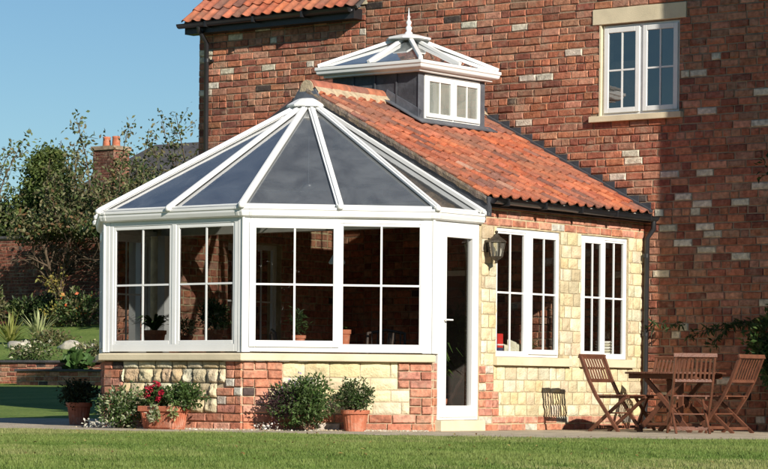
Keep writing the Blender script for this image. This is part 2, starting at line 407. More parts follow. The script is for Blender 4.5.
bricks(w, frM, XL, XT, 0, ZE - .02, whites=[q for q in WHITES if q[0] < XT], b=0, holes=[INT_DOOR])
bricks(w, frM, XT, 4.2, 0, 7.1, whites=[q for q in WHITES if q[0] >= XT], holes=[(UW[0], UW[1], UW[2] - .0, UW[3]), (-.83, .60, 5.23, 5.45), (-.85, .56, 3.97, 4.06), INT_DOOR], b=0)
panel(w, frM, XL + .01, XT, 0, ZE, [INT_DOOR], -.3, -.013, 1)
panel(w, frM, XT, 4.2, 0, 7.1, [hl, INT_DOOR], -.3, -.013, 1)
# side and back masses
w.wbox(XL, XL + .3, .3, 7.5, 0, ZE, mi=1); w.wbox(XL + .3, 4.2, 7.3, 7.5, 0, ZE, mi=1)
w.build('wall', [M['brick'], M['mortar_dark']], house)
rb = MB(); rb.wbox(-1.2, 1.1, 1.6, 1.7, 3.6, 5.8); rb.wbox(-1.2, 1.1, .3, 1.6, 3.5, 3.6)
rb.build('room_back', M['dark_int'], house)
li = MB(); li.box(frM, -.825, .595, 5.24, 5.44, -.1, .012); li.build('lintel', M['cast_stone'], house, .006)
si = MB(); si.box(frM, -.845, .555, 3.975, 4.052, -.1, .06); si.build('window_sill', M['cast_stone'], house, .006)
window(house, frM, UW[0] + .005, UW[1] - .005, UW[2] + .002, UW[3] - .004, [(-.66, -.13, True), (-.07, .445, True)], W=.065, b1=-.05, mat=M['white_old'], gm=M['upper_glass'])
sh = MB()   # pale painted reveal left of the upper window
sh.box(frM, UW[0] - .022, UW[0] + .003, UW[2], UW[3], -.05, .003); sh.build('window_reveal', M['cast_stone'], house)

# pantiles
TILE_PAL = [(.47, .135, .062), (.43, .12, .058), (.52, .165, .08), (.38, .11, .06), (.50, .165, .085), (.36, .12, .07), (.46, .15, .085)]
def pantiles(fr, length, slope_len, tw, gauge, skip=None, pal=TILE_PAL, thick=.016, A=.026, lift=.022):
    """fr: u along the eave, z up the slope, n off the roof"""
    mb = MB(); nc = round(length / tw); tw = length / nc; nr = math.ceil(slope_len / gauge)
    prof = [(0, .0), (.08, .55), (.17, .95), (.25, 1.0), (.33, .8), (.42, .25), (.52, -.25), (.65, -.5), (.8, -.52), (.92, -.35), (1.06, .1)]
    for r in range(nr):
        for c in range(nc):
            s0 = r * gauge; s1 = min(s0 + gauge + .05, slope_len + .02)
            if skip and skip((c + .5) * tw, s0 + gauge / 2): continue
            ds = RND.uniform(-.008, .008); dn = RND.uniform(-.004, .007); sk = RND.uniform(-.006, .006)
            col = jit(RND.choice(pal), .12)
            wk = max(0, min(.75, .10 + .30 * (s0 / slope_len) + .9 * noise.noise(fr.p(c * tw, s0) * 1.1)))
            col = tuple(q * (1 - wk) + w_ * wk for q, w_ in zip(col, (.26, .135, .095)))
            if RND.random() < .12: col = jit((.24, .11, .08), .2)
            if RND.random() < .02: col = jit((.44, .25, .17), .1)
            top = []; bot = []; und = []
            for (x, h) in prof:
                n0 = A * h + lift + dn; n1 = A * h + dn * .3
                top.append(fr.p(c * tw + x * tw, s0 + ds + sk * x, n0)); bot.append(fr.p(c * tw + x * tw, s1, n1)); und.append(fr.p(c * tw + x * tw, s0 + ds + sk * x + .002, n0 - thick))
            k = len(prof)
            v = top + bot + und
            mb.add(v, [(i, i + 1, k + i + 1, k + i) for i in range(k - 1)], col, 0, True)
            mb.add(v, [(2 * k + i, 2 * k + i + 1, i + 1, i) for i in range(k - 1)], tuple(q * .9 for q in col), 0)
            # closed left edge
            lu = fr.p(c * tw, s0 + ds, prof[0][1] * A + lift - thick + dn)
            mb.add([top[0], bot[0], lu, fr.p(c * tw, s1, A * prof[0][1] - thick)], [(0, 1, 3, 2)], col)
    return mb
def slope_fr(O, u, up):
    u = Vector(u).normalized(); up = Vector(up).normalized(); n = u.cross(up).normalized()
    if n.z < 0: n = -n
    return Fr3(O, u, up, n)
roofM = slope_fr((XL - .12, -.24, ZE - .03), (1, 0, 0), (0, 1, .80))
L_ = (XT) - (XL - .12)
rt = pantiles(roofM, L_, 4.6, .185, .30); roof = rt.build('roof', M['tile'], house)
rd = MB()
for (fr_, ln) in ((roofM, 4.6),):
    rd.box(fr_, .02, L_ - .002, .03, ln, -.06, -.012)
rd.box(slope_fr((XL - .12, 7.7, ZE - .03), (1, 0, 0), (0, -1, .80)), 0, 8.1 + 4, 0, 5.0, -.05, .02)
rd.wbox(XT + .3, 4.2, .0, .3, 7.1, 7.2)
rd.build('roof_board', M['slate'], house)
tallroof = MB(); tallroof.box(slope_fr((XT, -.1, 7.12), (1, 0, 0), (0, 1, .4)), 0, 8.9, 0, 3.4, 0, .06); tallroof.build('roof', M['slate'], house)
ga = MB()
ga.wbox(XT - .01, XT + .29, .3, 3.3, ZE - .5, 7.1, mi=1); ga.build('gable_wall', [M['brick'], M['mortar_dark']], house)
# black gutter, fascia, downpipe
gt = MB()
gt.wbox(XL - .10, XT - .06, -.19, -.001, ZE - .19, ZE - .05)
def gutter(mb, p0, p1, r, outn, seg=7, col=(.5,) * 3):
    p0 = Vector(p0); p1 = Vector(p1); outn = Vector(outn); v = []; f = []
    k = seg + 1
    for rr in (r, r - .008):
        for p in (p0, p1):
            for i in range(k):
                a = PI * i / seg; v.append(p - outn * (math.cos(a) * rr) - ZV * (math.sin(a) * rr))
    for i in range(seg):
        f += [(i, i + 1, k + i + 1, k + i), (2 * k + i, 2 * k + i + 1, 3 * k + i + 1, 3 * k + i)]
    f += [tuple(range(k)), tuple(range(k, 2 * k))[::-1]]
    f += [(0, k, 3 * k, 2 * k), (seg, k + seg, 3 * k + seg, 2 * k + seg)]
    mb.add(v, f, col, 0, True)
gutter(gt, (XL - .16, -.255, ZE - .05), (XT - .08, -.255, ZE - .05), .062, (0, -1, 0))
for x in (-7.3, -6.4, -5.5): gt.wbox(x - .015, x + .015, -.325, -.18, ZE - .125, ZE - .045)
gt.build('gutter', M['black'], house)
dp = MB(); dp.tube([(-7.47, -.255, ZE - .10), (-7.47, -.255, ZE - .16), (-7.47, -.085, ZE - .32), (-7.47, -.075, 0.0)], .036, seg=12)
for z in (5.2, 3.6, 2.0): dp.tube([(-7.47, -.075, z), (-7.47, -.075, z + .05)], .046, seg=12); dp.wbox(-7.54, -7.40, -.04, .0, z + .01, z + .04)
dp.build('downpipe', M['black'], house)
vt = MB()
vt.box(frM, XT - .18, XT + .02, ZE + .02, ZE + .2, -.3, .004); vt.build('verge_block', M['cast_stone'], house)

# ================================================================ EXTENSION
YF = -3.58; W2 = -5.28; XR = -2.64
ext = thing('garden_room', 'single storey cream stone and brick extension under orange clay pantiles', 'house extension', (-2.64, -1.8, 0))
frE = Fr((0, YF, 0), (1, 0, 0))    # u=+Y
e = lambda y: y - YF
w1 = (e(-3.24), e(-1.90), .89, 2.43); w2 = (e(-1.44), e(-.37), .89, 2.43)
SILL = [(w1[0] - .05, w1[1] + .20, .785, .89), (w2[0] - .03, w2[1] + .1, .785, .89)]
HE = [w1, w2] + SILL
w = MB()
BB = 2.44
def qedge(k, n, zm): return (0.0, (.40, .29)[(k // 3) % 2])
bricks(w, frE, 0, .4, .18, .78, PAL_WARM, edge=qedge, b=.005, dark=.03, white=.06)
bricks(w, frE, 0, 3.575, 0, .18, PAL_WARM, ch=.09, b=.0, white=.1)
def sedge(zm):
    if .18 < zm < .78:
        k = int((zm - .18) / .1); return ((.40, .29)[(k // 3) % 2], 3.575)
    return (0.02, 3.575)
stones(w, frE, 0, 3.575, .18, .78, (.135, .16), (.15, .27), edge=sedge, bulge=.003, rough=.008, mi=2, rim=.78)
stones(w, frE, 0.03, 3.575, .78, BB, (.135, .16), (.15, .27), holes=HE, bulge=.003, rough=.008, mi=2, nx=6, nz=6, rim=.78)
bricks(w, frE, 0, 3.575, BB, 2.73, PAL_WARM, b=.0, ch=.094, white=.02)
panel(w, frE, 0, 3.575, 0, 2.74, [w1, w2], -.10, -.013, 1)
# west wall, same openings, brick inside
frW = Fr((W2, 0, 0), (-1, 0, 0))    # u = -Y
m1 = (1.2, 2.3, .89, 2.43)
panel(w, frW, .005, 3.58, 0, 2.74, [m1], -.2, .013, 1)
frWi = Fr((W2 + .21, YF, 0), (1, 0, 0))
bricks(w, frWi, 0, 3.56, 0, 2.74, PAL_WARM, holes=[(3.58 - m1[1], 3.58 - m1[0], .89, 2.43)], b=.0)
w.build('wall', [M['brick'], M['stone_mortar'], M['stone']], ext)
for r in SILL:
    s = MB(); s.box(frE, r[0], r[1], r[2] + .002, r[3] - .002, -.09, .05); s.build('window_sill', M['cast_stone'], ext, .006)
def two(wn, W=.06):
    m = (wn[0] + wn[1]) / 2; return [(wn[0] + .03, m - .03, False), (m + .03, wn[1] - .03, True)]
g1 = (w1[0] + .004, w1[1] - .004, w1[2] + .003, w1[3] - .004); g2 = (w2[0] + .004, w2[1] - .004, w2[2] + .003, w2[3] - .004)
window(ext, frE, *g1, two(g1), b1=-.03)
window(ext, frE, *g2, [(g2[0] + .03, (g2[0] + g2[1]) / 2 - .03, True), ((g2[0] + g2[1]) / 2 + .03, g2[1] - .03, False)], b1=-.03)
window(ext, frW, m1[0] + .004, m1[1] - .004, m1[2], m1[3], two(m1), b1=-.05)
# floor / inner surfaces
fl = MB(); fl.wbox(W2 + .2, -.26, YF, -.02, -.05, .03); fl.build('floor', M['floor_tile'], ext)
sb = MB()
for wn in (g1, g2): sb.box(frE, wn[0], wn[1], .86, .895, -.36, -.11)
sb.build('inner_sill', M['white'], ext, .004)
# roof
SLP = .52; CS = 1 / math.sqrt(1 + SLP * SLP)
EVX = .12; EVZ = 2.765
slen = (EVX - XR) / CS
frRE = slope_fr((EVX, YF - .02, EVZ), (0, 1, 0), (-1, 0, SLP))
frRW = slope_fr((2 * XR - EVX, YF - .02, EVZ), (0, 1, 0), (1, 0, SLP))
LX0, LX1, LY0, LY1 = -3.44, -2.04, -2.14, -.74
def skE(a, s):
    x = EVX - s * CS; y = YF - .02 + a
    return x < LX1 + .02 and LY0 + .02 < y < LY1 - .02
def skW(a, s):
    x = 2 * XR - EVX + s * CS; y = YF - .02 + a
    return x > LX0 - .02 and LY0 < y < LY1
roof = pantiles(frRE, 3.595, slen - .04, .197, .262, skE).build('roof', M['tile'], ext)
pantiles(frRW, 3.595, slen - .04, .197, .262, skW).build('roof', M['tile'], ext)
bd = MB()
for fr_, x_in, sg in ((frRE, LX1, 1), (frRW, LX0, -1)):
    sa = (EVX - LX1) / CS if sg == 1 else (LX0 - (2 * XR - EVX)) / CS
    bd.box(fr_, .02, 3.595, .05, sa, -.07, -.016)
    bd.box(fr_, .02, LY0 - YF + .02, sa, slen - .03, -.07, -.016)
    bd.box(fr_, LY1 - YF + .02, 3.595, sa, slen - .03, -.07, -.016)
bd.build('roof_board', M['plaster'], ext)
# ridge tiles with mortar fillet
ZR = EVZ + (EVX - XR) * SLP
rg = MB()
def ridge(y0, y1, n):
    L = (y1 - y0) / n
    for i in range(n):
        a = y0 + i * L; col = jit(RND.choice([(.36, .13, .08), (.42, .15, .085), (.30, .12, .085)]), .1); v = []; f = []
        for (yy, rr) in ((a + .004, .108 + RND.uniform(0, .004)), (a + L - .004, .108 + RND.uniform(0, .004))):
            for k in range(9):
                t = PI * (k / 8) ; v.append((XR + math.cos(t) * rr * 1.05, yy, ZR + .005 + math.sin(t) * rr))
        f = [(k, k + 1, 10 + k, 9 + k) for k in range(8)]; rg.add(v, f, col, 0, True)
        rg.add(v, [tuple(range(9))[::-1], tuple(range(9, 18))], col)
ridge(YF - .04, LY0 - .02, 4); ridge(LY1 + .02, -.02, 2)
rg.build('ridge_tile', M['tile'], ext)
fi = MB()
for sg in (1, -1):
    for (y0, y1) in ((YF - .03, LY0), (LY1, -.02)):
        n = int((y1 - y0) / .05); v = []; f = []
        for i in range(n + 1):
            yy = y0 + (y1 - y0) * i / n; jn = RND.uniform(-.018, .02)
            v += [(XR + sg * .10, yy, ZR + .035), (XR + sg * (.165 + jn), yy, ZR - .065 - .5 * jn + .022), (XR + sg * (.165 + jn), yy, ZR - .11)]
        for i in range(n): f += [(3 * i, 3 * i + 1, 3 * i + 4, 3 * i + 3), (3 * i + 1, 3 * i + 2, 3 * i + 5, 3 * i + 4)]
        fi.add(v, f, mi=0)
# mortar disc closing the ridge end
v = [(XR + math.cos(PI * k / 10) * .10, YF - .052, ZR - .0 + math.sin(PI * k / 10) * .105) for k in range(11)] + [(XR - .13, YF - .052, ZR - .09), (XR + .13, YF - .052, ZR - .09)]
v2 = [(x, y + .05, z) for x, y, z in v]
fi.add(v + v2, [tuple(range(11)) + (11, 12)] + [(k, k + 1, 14 + k, 13 + k) for k in range(10)])
fi.build('ridge_mortar', simple('ridge_mortar', (.46, .36, .24), .95, .2, 14, .5, 50), ext)
# verge: lead faced gable strip between tiles and glass roof
vg = MB()
for sg in (1, -1):
    xe = EVX if sg == 1 else 2 * XR - EVX
    P = [(xe, YF - .028, EVZ - .23), (XR, YF - .028, ZR - .26), (XR, YF - .028, ZR - .0), (xe, YF - .028, EVZ - .01)]
    Q = [(x, YF + .05, z) for x, _, z in P]
    vg.add(P + Q, [(0, 1, 2, 3), (4, 7, 6, 5), (0, 3, 7, 4), (1, 5, 6, 2), (2, 6, 7, 3), (0, 4, 5, 1)])
vg.build('verge_flashing', M['lead_dark'], ext)
vm_ = MB()
nv_ = 90; v = []; f = []
for i in range(nv_ + 1):
    t = i / nv_; x = EVX - (EVX - XR) * t; z = EVZ + (EVX - x) * SLP
    o_ = .010 * noise.noise(Vector((x * 9, 0, 0))) + .006 * noise.noise(Vector((x * 30, 2, 0))); w_ = .008 * noise.noise(Vector((x * 14, 5, 0)))
    for (dy, dz) in ((-.052 + w_, .004 + o_), (-.060 + w_, -.03), (-.050 + w_, -.082 + o_ * 1.6), (-.02, -.09 + o_ * 1.6)): v.append((x, YF + dy, z + dz))
for i in range(nv_):
    for j in range(3): f.append((i * 4 + j, i * 4 + j + 1, i * 4 + 5 + j, i * 4 + 4 + j))
for q in f: vm_.add([v[k] for k in q], [(0, 1, 2, 3)], jit((.20, .155, .125), .16), 0)
vm_.build('verge_mortar', M['stone'], ext)
# gutter on the east side
gt = MB()
gutter(gt, (.165, YF + .02, EVZ - .02), (.165, .06, EVZ - .045), .062, (1, 0, 0))
gt.wbox(.022, .10, YF + .02, -.02, EVZ - .115, EVZ - .02)
for i in range(5):
    y = YF + .25 + i * .78; gt.wbox(.09, .235, y - .014, y + .014, EVZ - .10, EVZ - .02)
gt.build('gutter', M['black'], ext, 0)
dp = MB(); dp.tube([(.165, -.05, EVZ - .10), (.165, -.05, EVZ - .2), (.075, -.06, EVZ - .32), (.065, -.06, 0)], .034, seg=12)
for z in (2.2, 1.2, .3): dp.tube([(.065, -.06, z), (.065, -.06, z + .05)], .043, seg=12)
dp.build('downpipe', M['black'], ext)
# stepped lead flashing up the house wall
sf = MB()
x = .10; k = 0
while x > -2.55:
    z = EVZ + (EVX - x) * SLP
    zt = math.ceil((z + .11) / .097) * .097
    sf.box(frM, x - .205, x, z - .03, zt, .012, .020 + .002 * (k % 2))
    x -= .186; k += 1
sf.box(Fr3((EVX, -.0, EVZ), (-1, 0, SLP), (SLP, 0, 1), (0, -1, 0)), .0, slen - .05, .015, .045, .024, .08)
sf.build('stepped_flashing', M['lead_dark'], ext)

# ---- roof lantern
frLE = Fr((LX1, LY0, 0), (1, 0, 0)); frLS = Fr((LX0, LY0, 0), (0, -1, 0)); frLN = Fr((LX1, LY1, 0), (0, 1, 0)); frLW = Fr((LX0, LY1, 0), (-1, 0, 0))
zb = lambda x: EVZ + (EVX - x) * SLP
lw = MB(); ZLE = 4.52
wl_ = (.115, 1.31, 3.915, 4.50)
panel(lw, frLE, 0, 1.4, zb(LX1) - .15, ZLE, [wl_], -.08, 0)
panel(lw, frLW, 0, 1.4, zb(LX1) - .15, ZLE, [], -.08, 0)
for fr_ in (frLS, frLN):
    lw.box(fr_, 0.001, 1.399, zb(LX1) - .3, ZLE, -.08, -.0015)
# vertical welted seams
for fr_ in (frLS,):
    for a in (.35, .7, 1.05): lw.box(fr_, a - .012, a + .012, 3.6, ZLE, 0, .014)
lw.build('lantern_wall', M['lead_dark'], ext, .004)
ll = MB()
for fr_ in (frLW, frLN, frLS): ll.box(fr_, .085, 1.315, zb(LX1) - .1, ZLE - .01, -.10, -.083)
ll.build('lantern_lining', M['plaster'], ext)
lp_ = MB(); lp_.box(frLE, -.016, .10, zb(LX1) - .10, ZLE, .001, .014); lp_.box(frLE, 1.318, 1.416, zb(LX1) - .10, ZLE, .001, .014)
lp_.build('lantern_post', M['lead'], ext, .004)
ap = MB()   # lead apron
ap.box(frLE, -.10, 1.50, zb(LX1) - .06, zb(LX1) + .0, .002, .02)
frA = Fr3((LX1, LY0, zb(LX1)), (0, 1, 0), (1, 0, -SLP), (SLP, 0, 1))
ap.box(frA, -.12, 1.52, .0, .15, .034, .05)
for fr_, sgn in ((Fr3((LX1, LY0, zb(LX1)), (-1, 0, SLP), (0, -1, 0), (SLP, 0, 1)), 1),):
    ap.box(fr_, 0, .65, 0, .12, .034, .05)
    ap.box(Fr3((LX1, LY0, zb(LX1)), (-1, 0, SLP), (SLP, 0, 1), (0, -1, 0)), 0, .64, .03, .15, .001, .012)
ap.build('lead_apron', M['lead'], ext, .003)
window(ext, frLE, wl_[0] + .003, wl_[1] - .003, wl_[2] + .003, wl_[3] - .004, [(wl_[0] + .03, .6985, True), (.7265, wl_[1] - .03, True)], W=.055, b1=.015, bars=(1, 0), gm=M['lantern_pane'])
_x = lambda *a, **k: None
_x(ext, frLW, wl_[0] + .003, wl_[1] - .003, wl_[2] + .003, wl_[3] - .004, [(wl_[0] + .03, .6985, True), (.7265, wl_[1] - .03, True)], W=.055, b1=.015, bars=(1, 0))
ws = MB(); ws.box(frLE, wl_[0] - .01, wl_[1] + .01, wl_[2] - .035, wl_[2], .0, .06); ws.build('lantern_sill', M['white'], ext, .004)
LC = Vector((-2.74, -1.44, 0)); HF = .87
lg = MB()
CX, CY = LC.x, LC.y
def sq_ring(mb, prof):
    v = []; k = len(prof)
    for (sx, sy) in ((-1, -1), (1, -1), (1, 1), (-1, 1)):
        for (o, z) in prof: v.append((CX + sx * (HF + o), CY + sy * (HF + o), z))
    mb.add(v, [(c * k + j, ((c + 1) % 4) * k + j, ((c + 1) % 4) * k + (j + 1) % k, c * k + (j + 1) % k) for c in range(4) for j in range(k)])
sq_ring(lg, [(-.22, 4.512), (-.085, 4.512), (-.085, 4.54), (-.04, 4.545), (-.02, 4.56), (-.012, 4.60), (.0, 4.605), (.0, 4.645), (-.05, 4.652), (-.22, 4.652)])
lg.build('lantern_eaves', M['white'], ext, .006)
APX = Vector((CX, CY, 5.06)); ZG = 4.655
crn = [Vector((CX + sx * (HF - .03), CY + sy * (HF - .03), ZG)) for sx, sy in ((-1, -1), (1, -1), (1, 1), (-1, 1))]
for i in range(4):
    g = MB(); a, b = crn[i], crn[(i + 1) % 4]
    tp = APX + Vector((0, 0, -.0))
    g.add([a, b, tp], [(0, 1, 2)]); g.build('roof_pane', M['lantern_glass'], ext)
lr = MB()
for i in range(4):
    a, b = crn[i], crn[(i + 1) % 4]
    lr.bar(a + Vector((0, 0, .012)), a + (APX - a) * .86 + Vector((0, 0, .03)), .055, .045)
    m = (a + b) / 2
    lr.bar(m + Vector((0, 0, .012)), m + (APX - m) * .86 + Vector((0, 0, .03)), .05, .045)
lr.build('rafter', M['white'], ext, .006)
cp = MB(); cp.lathe((CX, CY, 0), [(.02, 5.0), (.30, 5.03), (.30, 5.055), (.13, 5.10), (.06, 5.115)], 8, rot=PI / 8, smooth=False)
cp.build('roof_cap', M['white'], ext, .004)
fn = MB(); fn.lathe((CX, CY, 0), [(.055, 5.10), (.05, 5.13), (.03, 5.15), (.045, 5.19), (.03, 5.215), (.02, 5.225), (.036, 5.255), (.036, 5.27), (.018, 5.295), (.014, 5.32), (.024, 5.335), (.012, 5.35), (.009, 5.38), (.002, 5.455)], 14)
fn.build('finial', M['white'], ext)

# ================================================================ CONSERVATORY
cons = thing('conservatory', 'white framed glazed conservatory with faceted glass roof on low stone wall', 'conservatory', (-2.64, -4.6, 0))
P = [(0, YF), (0, -4.5), (-1.55, -6.05), (-3.73, -6.05), (W2, -4.5), (W2, YF)]
nrm = [(1, 0, 0), (.7071, -.7071, 0), (0, -1, 0), (-.7071, -.7071, 0), (-1, 0, 0)]
FR = []
for i in range(5):
    a = P[i + 1]; b = P[i]
    L = math.hypot(a[0] - b[0], a[1] - b[1]); f = Fr((a[0], a[1], 0), nrm[i]); f.L = L; FR.append(f)
frD, frF, frL, frB, frS = FR
# plinth walls
w = MB()
ZP = .80
def el(a, b): return lambda k, n, zm: (a, b[(k // 3) % 2])
def er(a, b): return lambda k, n, zm: (a[(k // 3) % 2], b)
q3 = lambda zm: int(zm / .1)
# front facet: quoin left, stone, quoin right, brick base
NB = 8
def fl_e(k, n, zm): return (0.003, (.30, .30, .30, .30, .30, .46, .46, .46)[min(k, 7)] if k > 1 else 2.19)
def fr_e(k, n, zm): return ((1.93, 1.93, 1.93, 1.93, 1.93, 1.79, 1.79, 1.79)[min(k, 7)], 2.187)
bricks(w, frF, 0, 2.19, 0, ZP, PAL_WARM, edge=fl_e, ch=.1, b=.012, white=.03)
bricks(w, frF, 0, 2.19, .2, ZP, PAL_WARM, edge=lambda k, n, zm: fr_e(k + 2, n, zm), ch=.1, b=.012, white=.05)
stones(w, frF, 0, 2.19, .2, ZP, (.135, .165), (.19, .36), edge=lambda zm: ((.46, 1.79) if zm > .5 else (.30, 1.93)), bulge=.008, rough=.009, mi=2, nx=7, rim=.68)
# left facet: rough rubble stone
bricks(w, frL, 0, 2.18, 0, .2, PAL_WARM, ch=.1, b=.01, white=.05)
bricks(w, frL, 0, 2.18, .2, ZP, PAL_WARM, edge=lambda k, n, zm: (.003, (.46, .46, .31, .31, .31, .31, .31)[min(k, 5)]), ch=.1, b=.012, white=.05)
bricks(w, frL, 0, 2.18, .2, ZP, PAL_WARM, edge=lambda k, n, zm: ((1.80, 1.80, 1.80, 1.93, 1.93, 1.93)[min(k, 5)], 2.177), ch=.1, b=.012, white=.12)
def lstone(z0, z1, wl, bulge, rough): stones(w, frL, 0, 2.18, z0, z1, (z1 - z0 - .001, z1 - z0), wl, edge=lambda zm: (.46 if zm < .4 else .31, 1.80 if zm < .5 else 1.93), bulge=bulge * .22, rough=rough * .5, mi=2, nx=10, nz=9, b=.014, rim=.66, pal=[(.58, .50, .33), (.62, .54, .36), (.52, .43, .27), (.64, .58, .42), (.55, .42, .26)])
lstone(.2, .37, (.16, .28), .055, .03); lstone(.37, .545, (.15, .27), .06, .035); lstone(.545, .71, (.14, .24), .06, .035); lstone(.71, .80, (.2, .3), .01, .006)
# door side reveal and the two hidden facets
bricks(w, frD, 0, .10, 0, ZP, PAL_WARM, ch=.1, b=.0)
bricks(w, frB, 0, 2.19, 0, ZP, PAL_WARM, ch=.1, b=.0); bricks(w, frS, 0, .92, 0, ZP, PAL_WARM, ch=.1, b=.0)
DOOR = (.10, .895, .14, 2.42)
panel(w, frF, -.02, 2.19 + .02, 0, ZP, [], -.2, -.014, 1); panel(w, frL, 0.02, 2.16, 0, ZP, [], -.2, -.014, 1)
panel(w, frB, .02, 2.17, 0, ZP, [], -.2, -.014, 1); panel(w, frS, .02, .92, 0, ZP, [], -.2, -.014, 1)
panel(w, frD, .015, .10, 0, ZP, [], -.2, -.014, 1); panel(w, frD, .895, .92, 0, 2.43, [], -.2, -.014, 1)
w.build('plinth', [M['brick'], M['mortar'], M['stone']], cons)
# floor
fl = MB(); fl.add([(x, y, .04) for x, y in P], [tuple(range(6))[::-1]]); fl.build('floor', M['floor_tile'], cons)
# stone sills, mitred
def ring_pts(off):
    t = math.tan(PI / 8)
    return [(off, YF + .0), (off, -4.5 - off * t), (-1.55 + off * t, -6.05 - off), (-3.73 - off * t, -6.05 - off), (W2 - off, -4.5 - off * t), (W2 - off, YF)]
def ring_seg(mb, i, prof, trim0=0, trim1=0, col=(.5,) * 3, smooth=False):
    """sweep closed profile [(off,z)] along facet i between mitres"""
    v = []; k = len(prof)
    for end in (i + 1, i):
        for (o, z) in prof:
            x, y = ring_pts(o)[end]; v.append(Vector((x, y, z)))
    u = Vector((FR[i].u)); 
    for j in range(k): v[j] += u * trim0; v[k + j] -= u * trim1
    mb.add(v, [(j, (j + 1) % k, k + (j + 1) % k, k + j) for j in range(k)] + [tuple(range(k))[::-1], tuple(range(k, 2 * k))], col, 0, smooth)
SP = [(-.18, .803), (.06, .803), (.068, .812), (.068, .875), (.055, .888), (-.18, .905)]
for i in (1, 2, 3, 4):
    s = MB(); ring_seg(s, i, SP, 0.001, .001); s.build('stone_sill', M['cast_stone'], cons, .003)
ds = MB(); ds.box(frD, .06, .93, .01, .135, -.1, .09); ds.build('door_step', M['cast_stone'], cons, .008)
# frames
ZW0, ZW1 = .91, 2.44
window(cons, frL, .085, 2.095, ZW0, ZW1, [(.125, 1.075, False), (1.14, 2.06, False)], W=.10, fb=.085, ft=.05, b1=.0, mat=M['white'])
window(cons, frF, .08, 2.08, ZW0, ZW1, [(.075, 1.10, True), (1.115, 2.065, False)], W=.075, fb=.06, ft=.05, b1=.0)
window(cons, frB, .08, 2.11, ZW0, ZW1, [(.12, 1.075, True), (1.14, 2.07, False)], W=.085, fb=.06, ft=.05, b1=.0)
window(cons, frS, .08, .90, ZW0, ZW1, [(.12, .86, False)], W=.085, fb=.06, ft=.05, b1=.0)
# corner posts
po = MB()
for i, (x, y) in enumerate(P[1:5]):
    n1 = Vector(nrm[i]); n2 = Vector(nrm[i + 1]); c = Vector((x, y, 0)); bis = (n1 + n2).normalized()
    u1 = ZV.cross(n1); u2 = ZV.cross(n2)
    z0_, z1_ = (.905, 2.46)
    if i == 0:
        # wide post at the door corner
        v = [c + n2 * .004, c + n2 * .004 - u2 * .12, c - u2 * .12 - n2 * .1, c + u1 * .10 - n1 * .1, c + u1 * .105 + n1 * .004, c + bis * .006]
    else:
        v = [c + n2 * .004 - u2 * .002, c + n2 * .004 - u2 * .08, c - u2 * .08 - n2 * .1, c + u1 * .08 - n1 * .1, c + u1 * .08 + n1 * .004, c + n1 * .004 + u1 * .002]
    vv = [q + ZV * z0_ for q in v] + [q + ZV * z1_ for q in v]
    k = len(v)
    po = MB(); po.add(vv, [(j, (j + 1) % k, k + (j + 1) % k, k + j) for j in range(k)] + [tuple(range(k)), tuple(range(k, 2 * k))[::-1]])
    po.tube([c + bis * .004 + ZV * z0_, c + bis * .004 + ZV * z1_], .018, seg=10)
    po.build('corner_post', M['white'], cons, .005)
# frieze board
for i in range(5):
    s = MB(); ring_seg(s, i, [(-.1, 2.441), (.016, 2.441), (.016, 2.50), (-.1, 2.50)], .001, .001); s.build('frieze', M['white'], cons)
# door
dm = MB(); frame_rect(dm, frD, DOOR[0] + .004, DOOR[1] - .004, DOOR[2], 2.438, .035, -.075, .0, .03, .035)
door = dm.build('door', M['white'], cons, .005)
s = MB(); frame_rect(s, frD, .142, .855, .172, 2.40, .105, -.06, .014, .135, .14); s.build('door_leaf', M['white'], door, .007)
pane_mesh(door, frD, .24, .755, .30, 2.265, -.03, M['glass'])
h = MB(); h.box(frD, .175, .195, 1.20, 1.38, .014, .022); h.tube([frD.p(.185, 1.30, .02), frD.p(.185, 1.30, .065)], .010, seg=8); h.tube([frD.p(.185, 1.30, .062), frD.p(.30, 1.30, .062)], .010, seg=8)
h.build('handle', M['white_old'], door)
# gutter: white ogee profile, joint brackets
GP = [(.0, 2.445), (.055, 2.445), (.085, 2.46), (.10, 2.50), (.10, 2.525), (.112, 2.535), (.112, 2.56), (.10, 2.56), (.095, 2.545), (.0, 2.545)]
GP = [(o - .03, z) for o, z in GP]
for i in range(5):
    s = MB(); ring_seg(s, i, GP, 0.0005, .0005); s.build('gutter', M['white'], cons)
for (fr_, a) in ((frF, .06), (frF, 2.16), (frL, 2.12), (frL, .03), (frD, .04)):
    jb = MB(); prof = [(o + .004, z) for o, z in GP[1:7]]
    v = [fr_.p(a, z, o) for o, z in prof] + [fr_.p(a + .035, z, o) for o, z in prof]; k = len(prof)
    v += [fr_.p(a, 2.445, -.03), fr_.p(a, 2.56, -.03), fr_.p(a + .035, 2.445, -.03), fr_.p(a + .035, 2.56, -.03)]
    jb.add(v, [(j, j + 1, k + j + 1, k + j) for j in range(k - 1)] + [(2 * k,) + tuple(range(k)) + (2 * k + 1,), (2 * k + 2,) + tuple(range(k, 2 * k)) + (2 * k + 3,)])
    jb.build('gutter_joint', M['white_old'], cons)
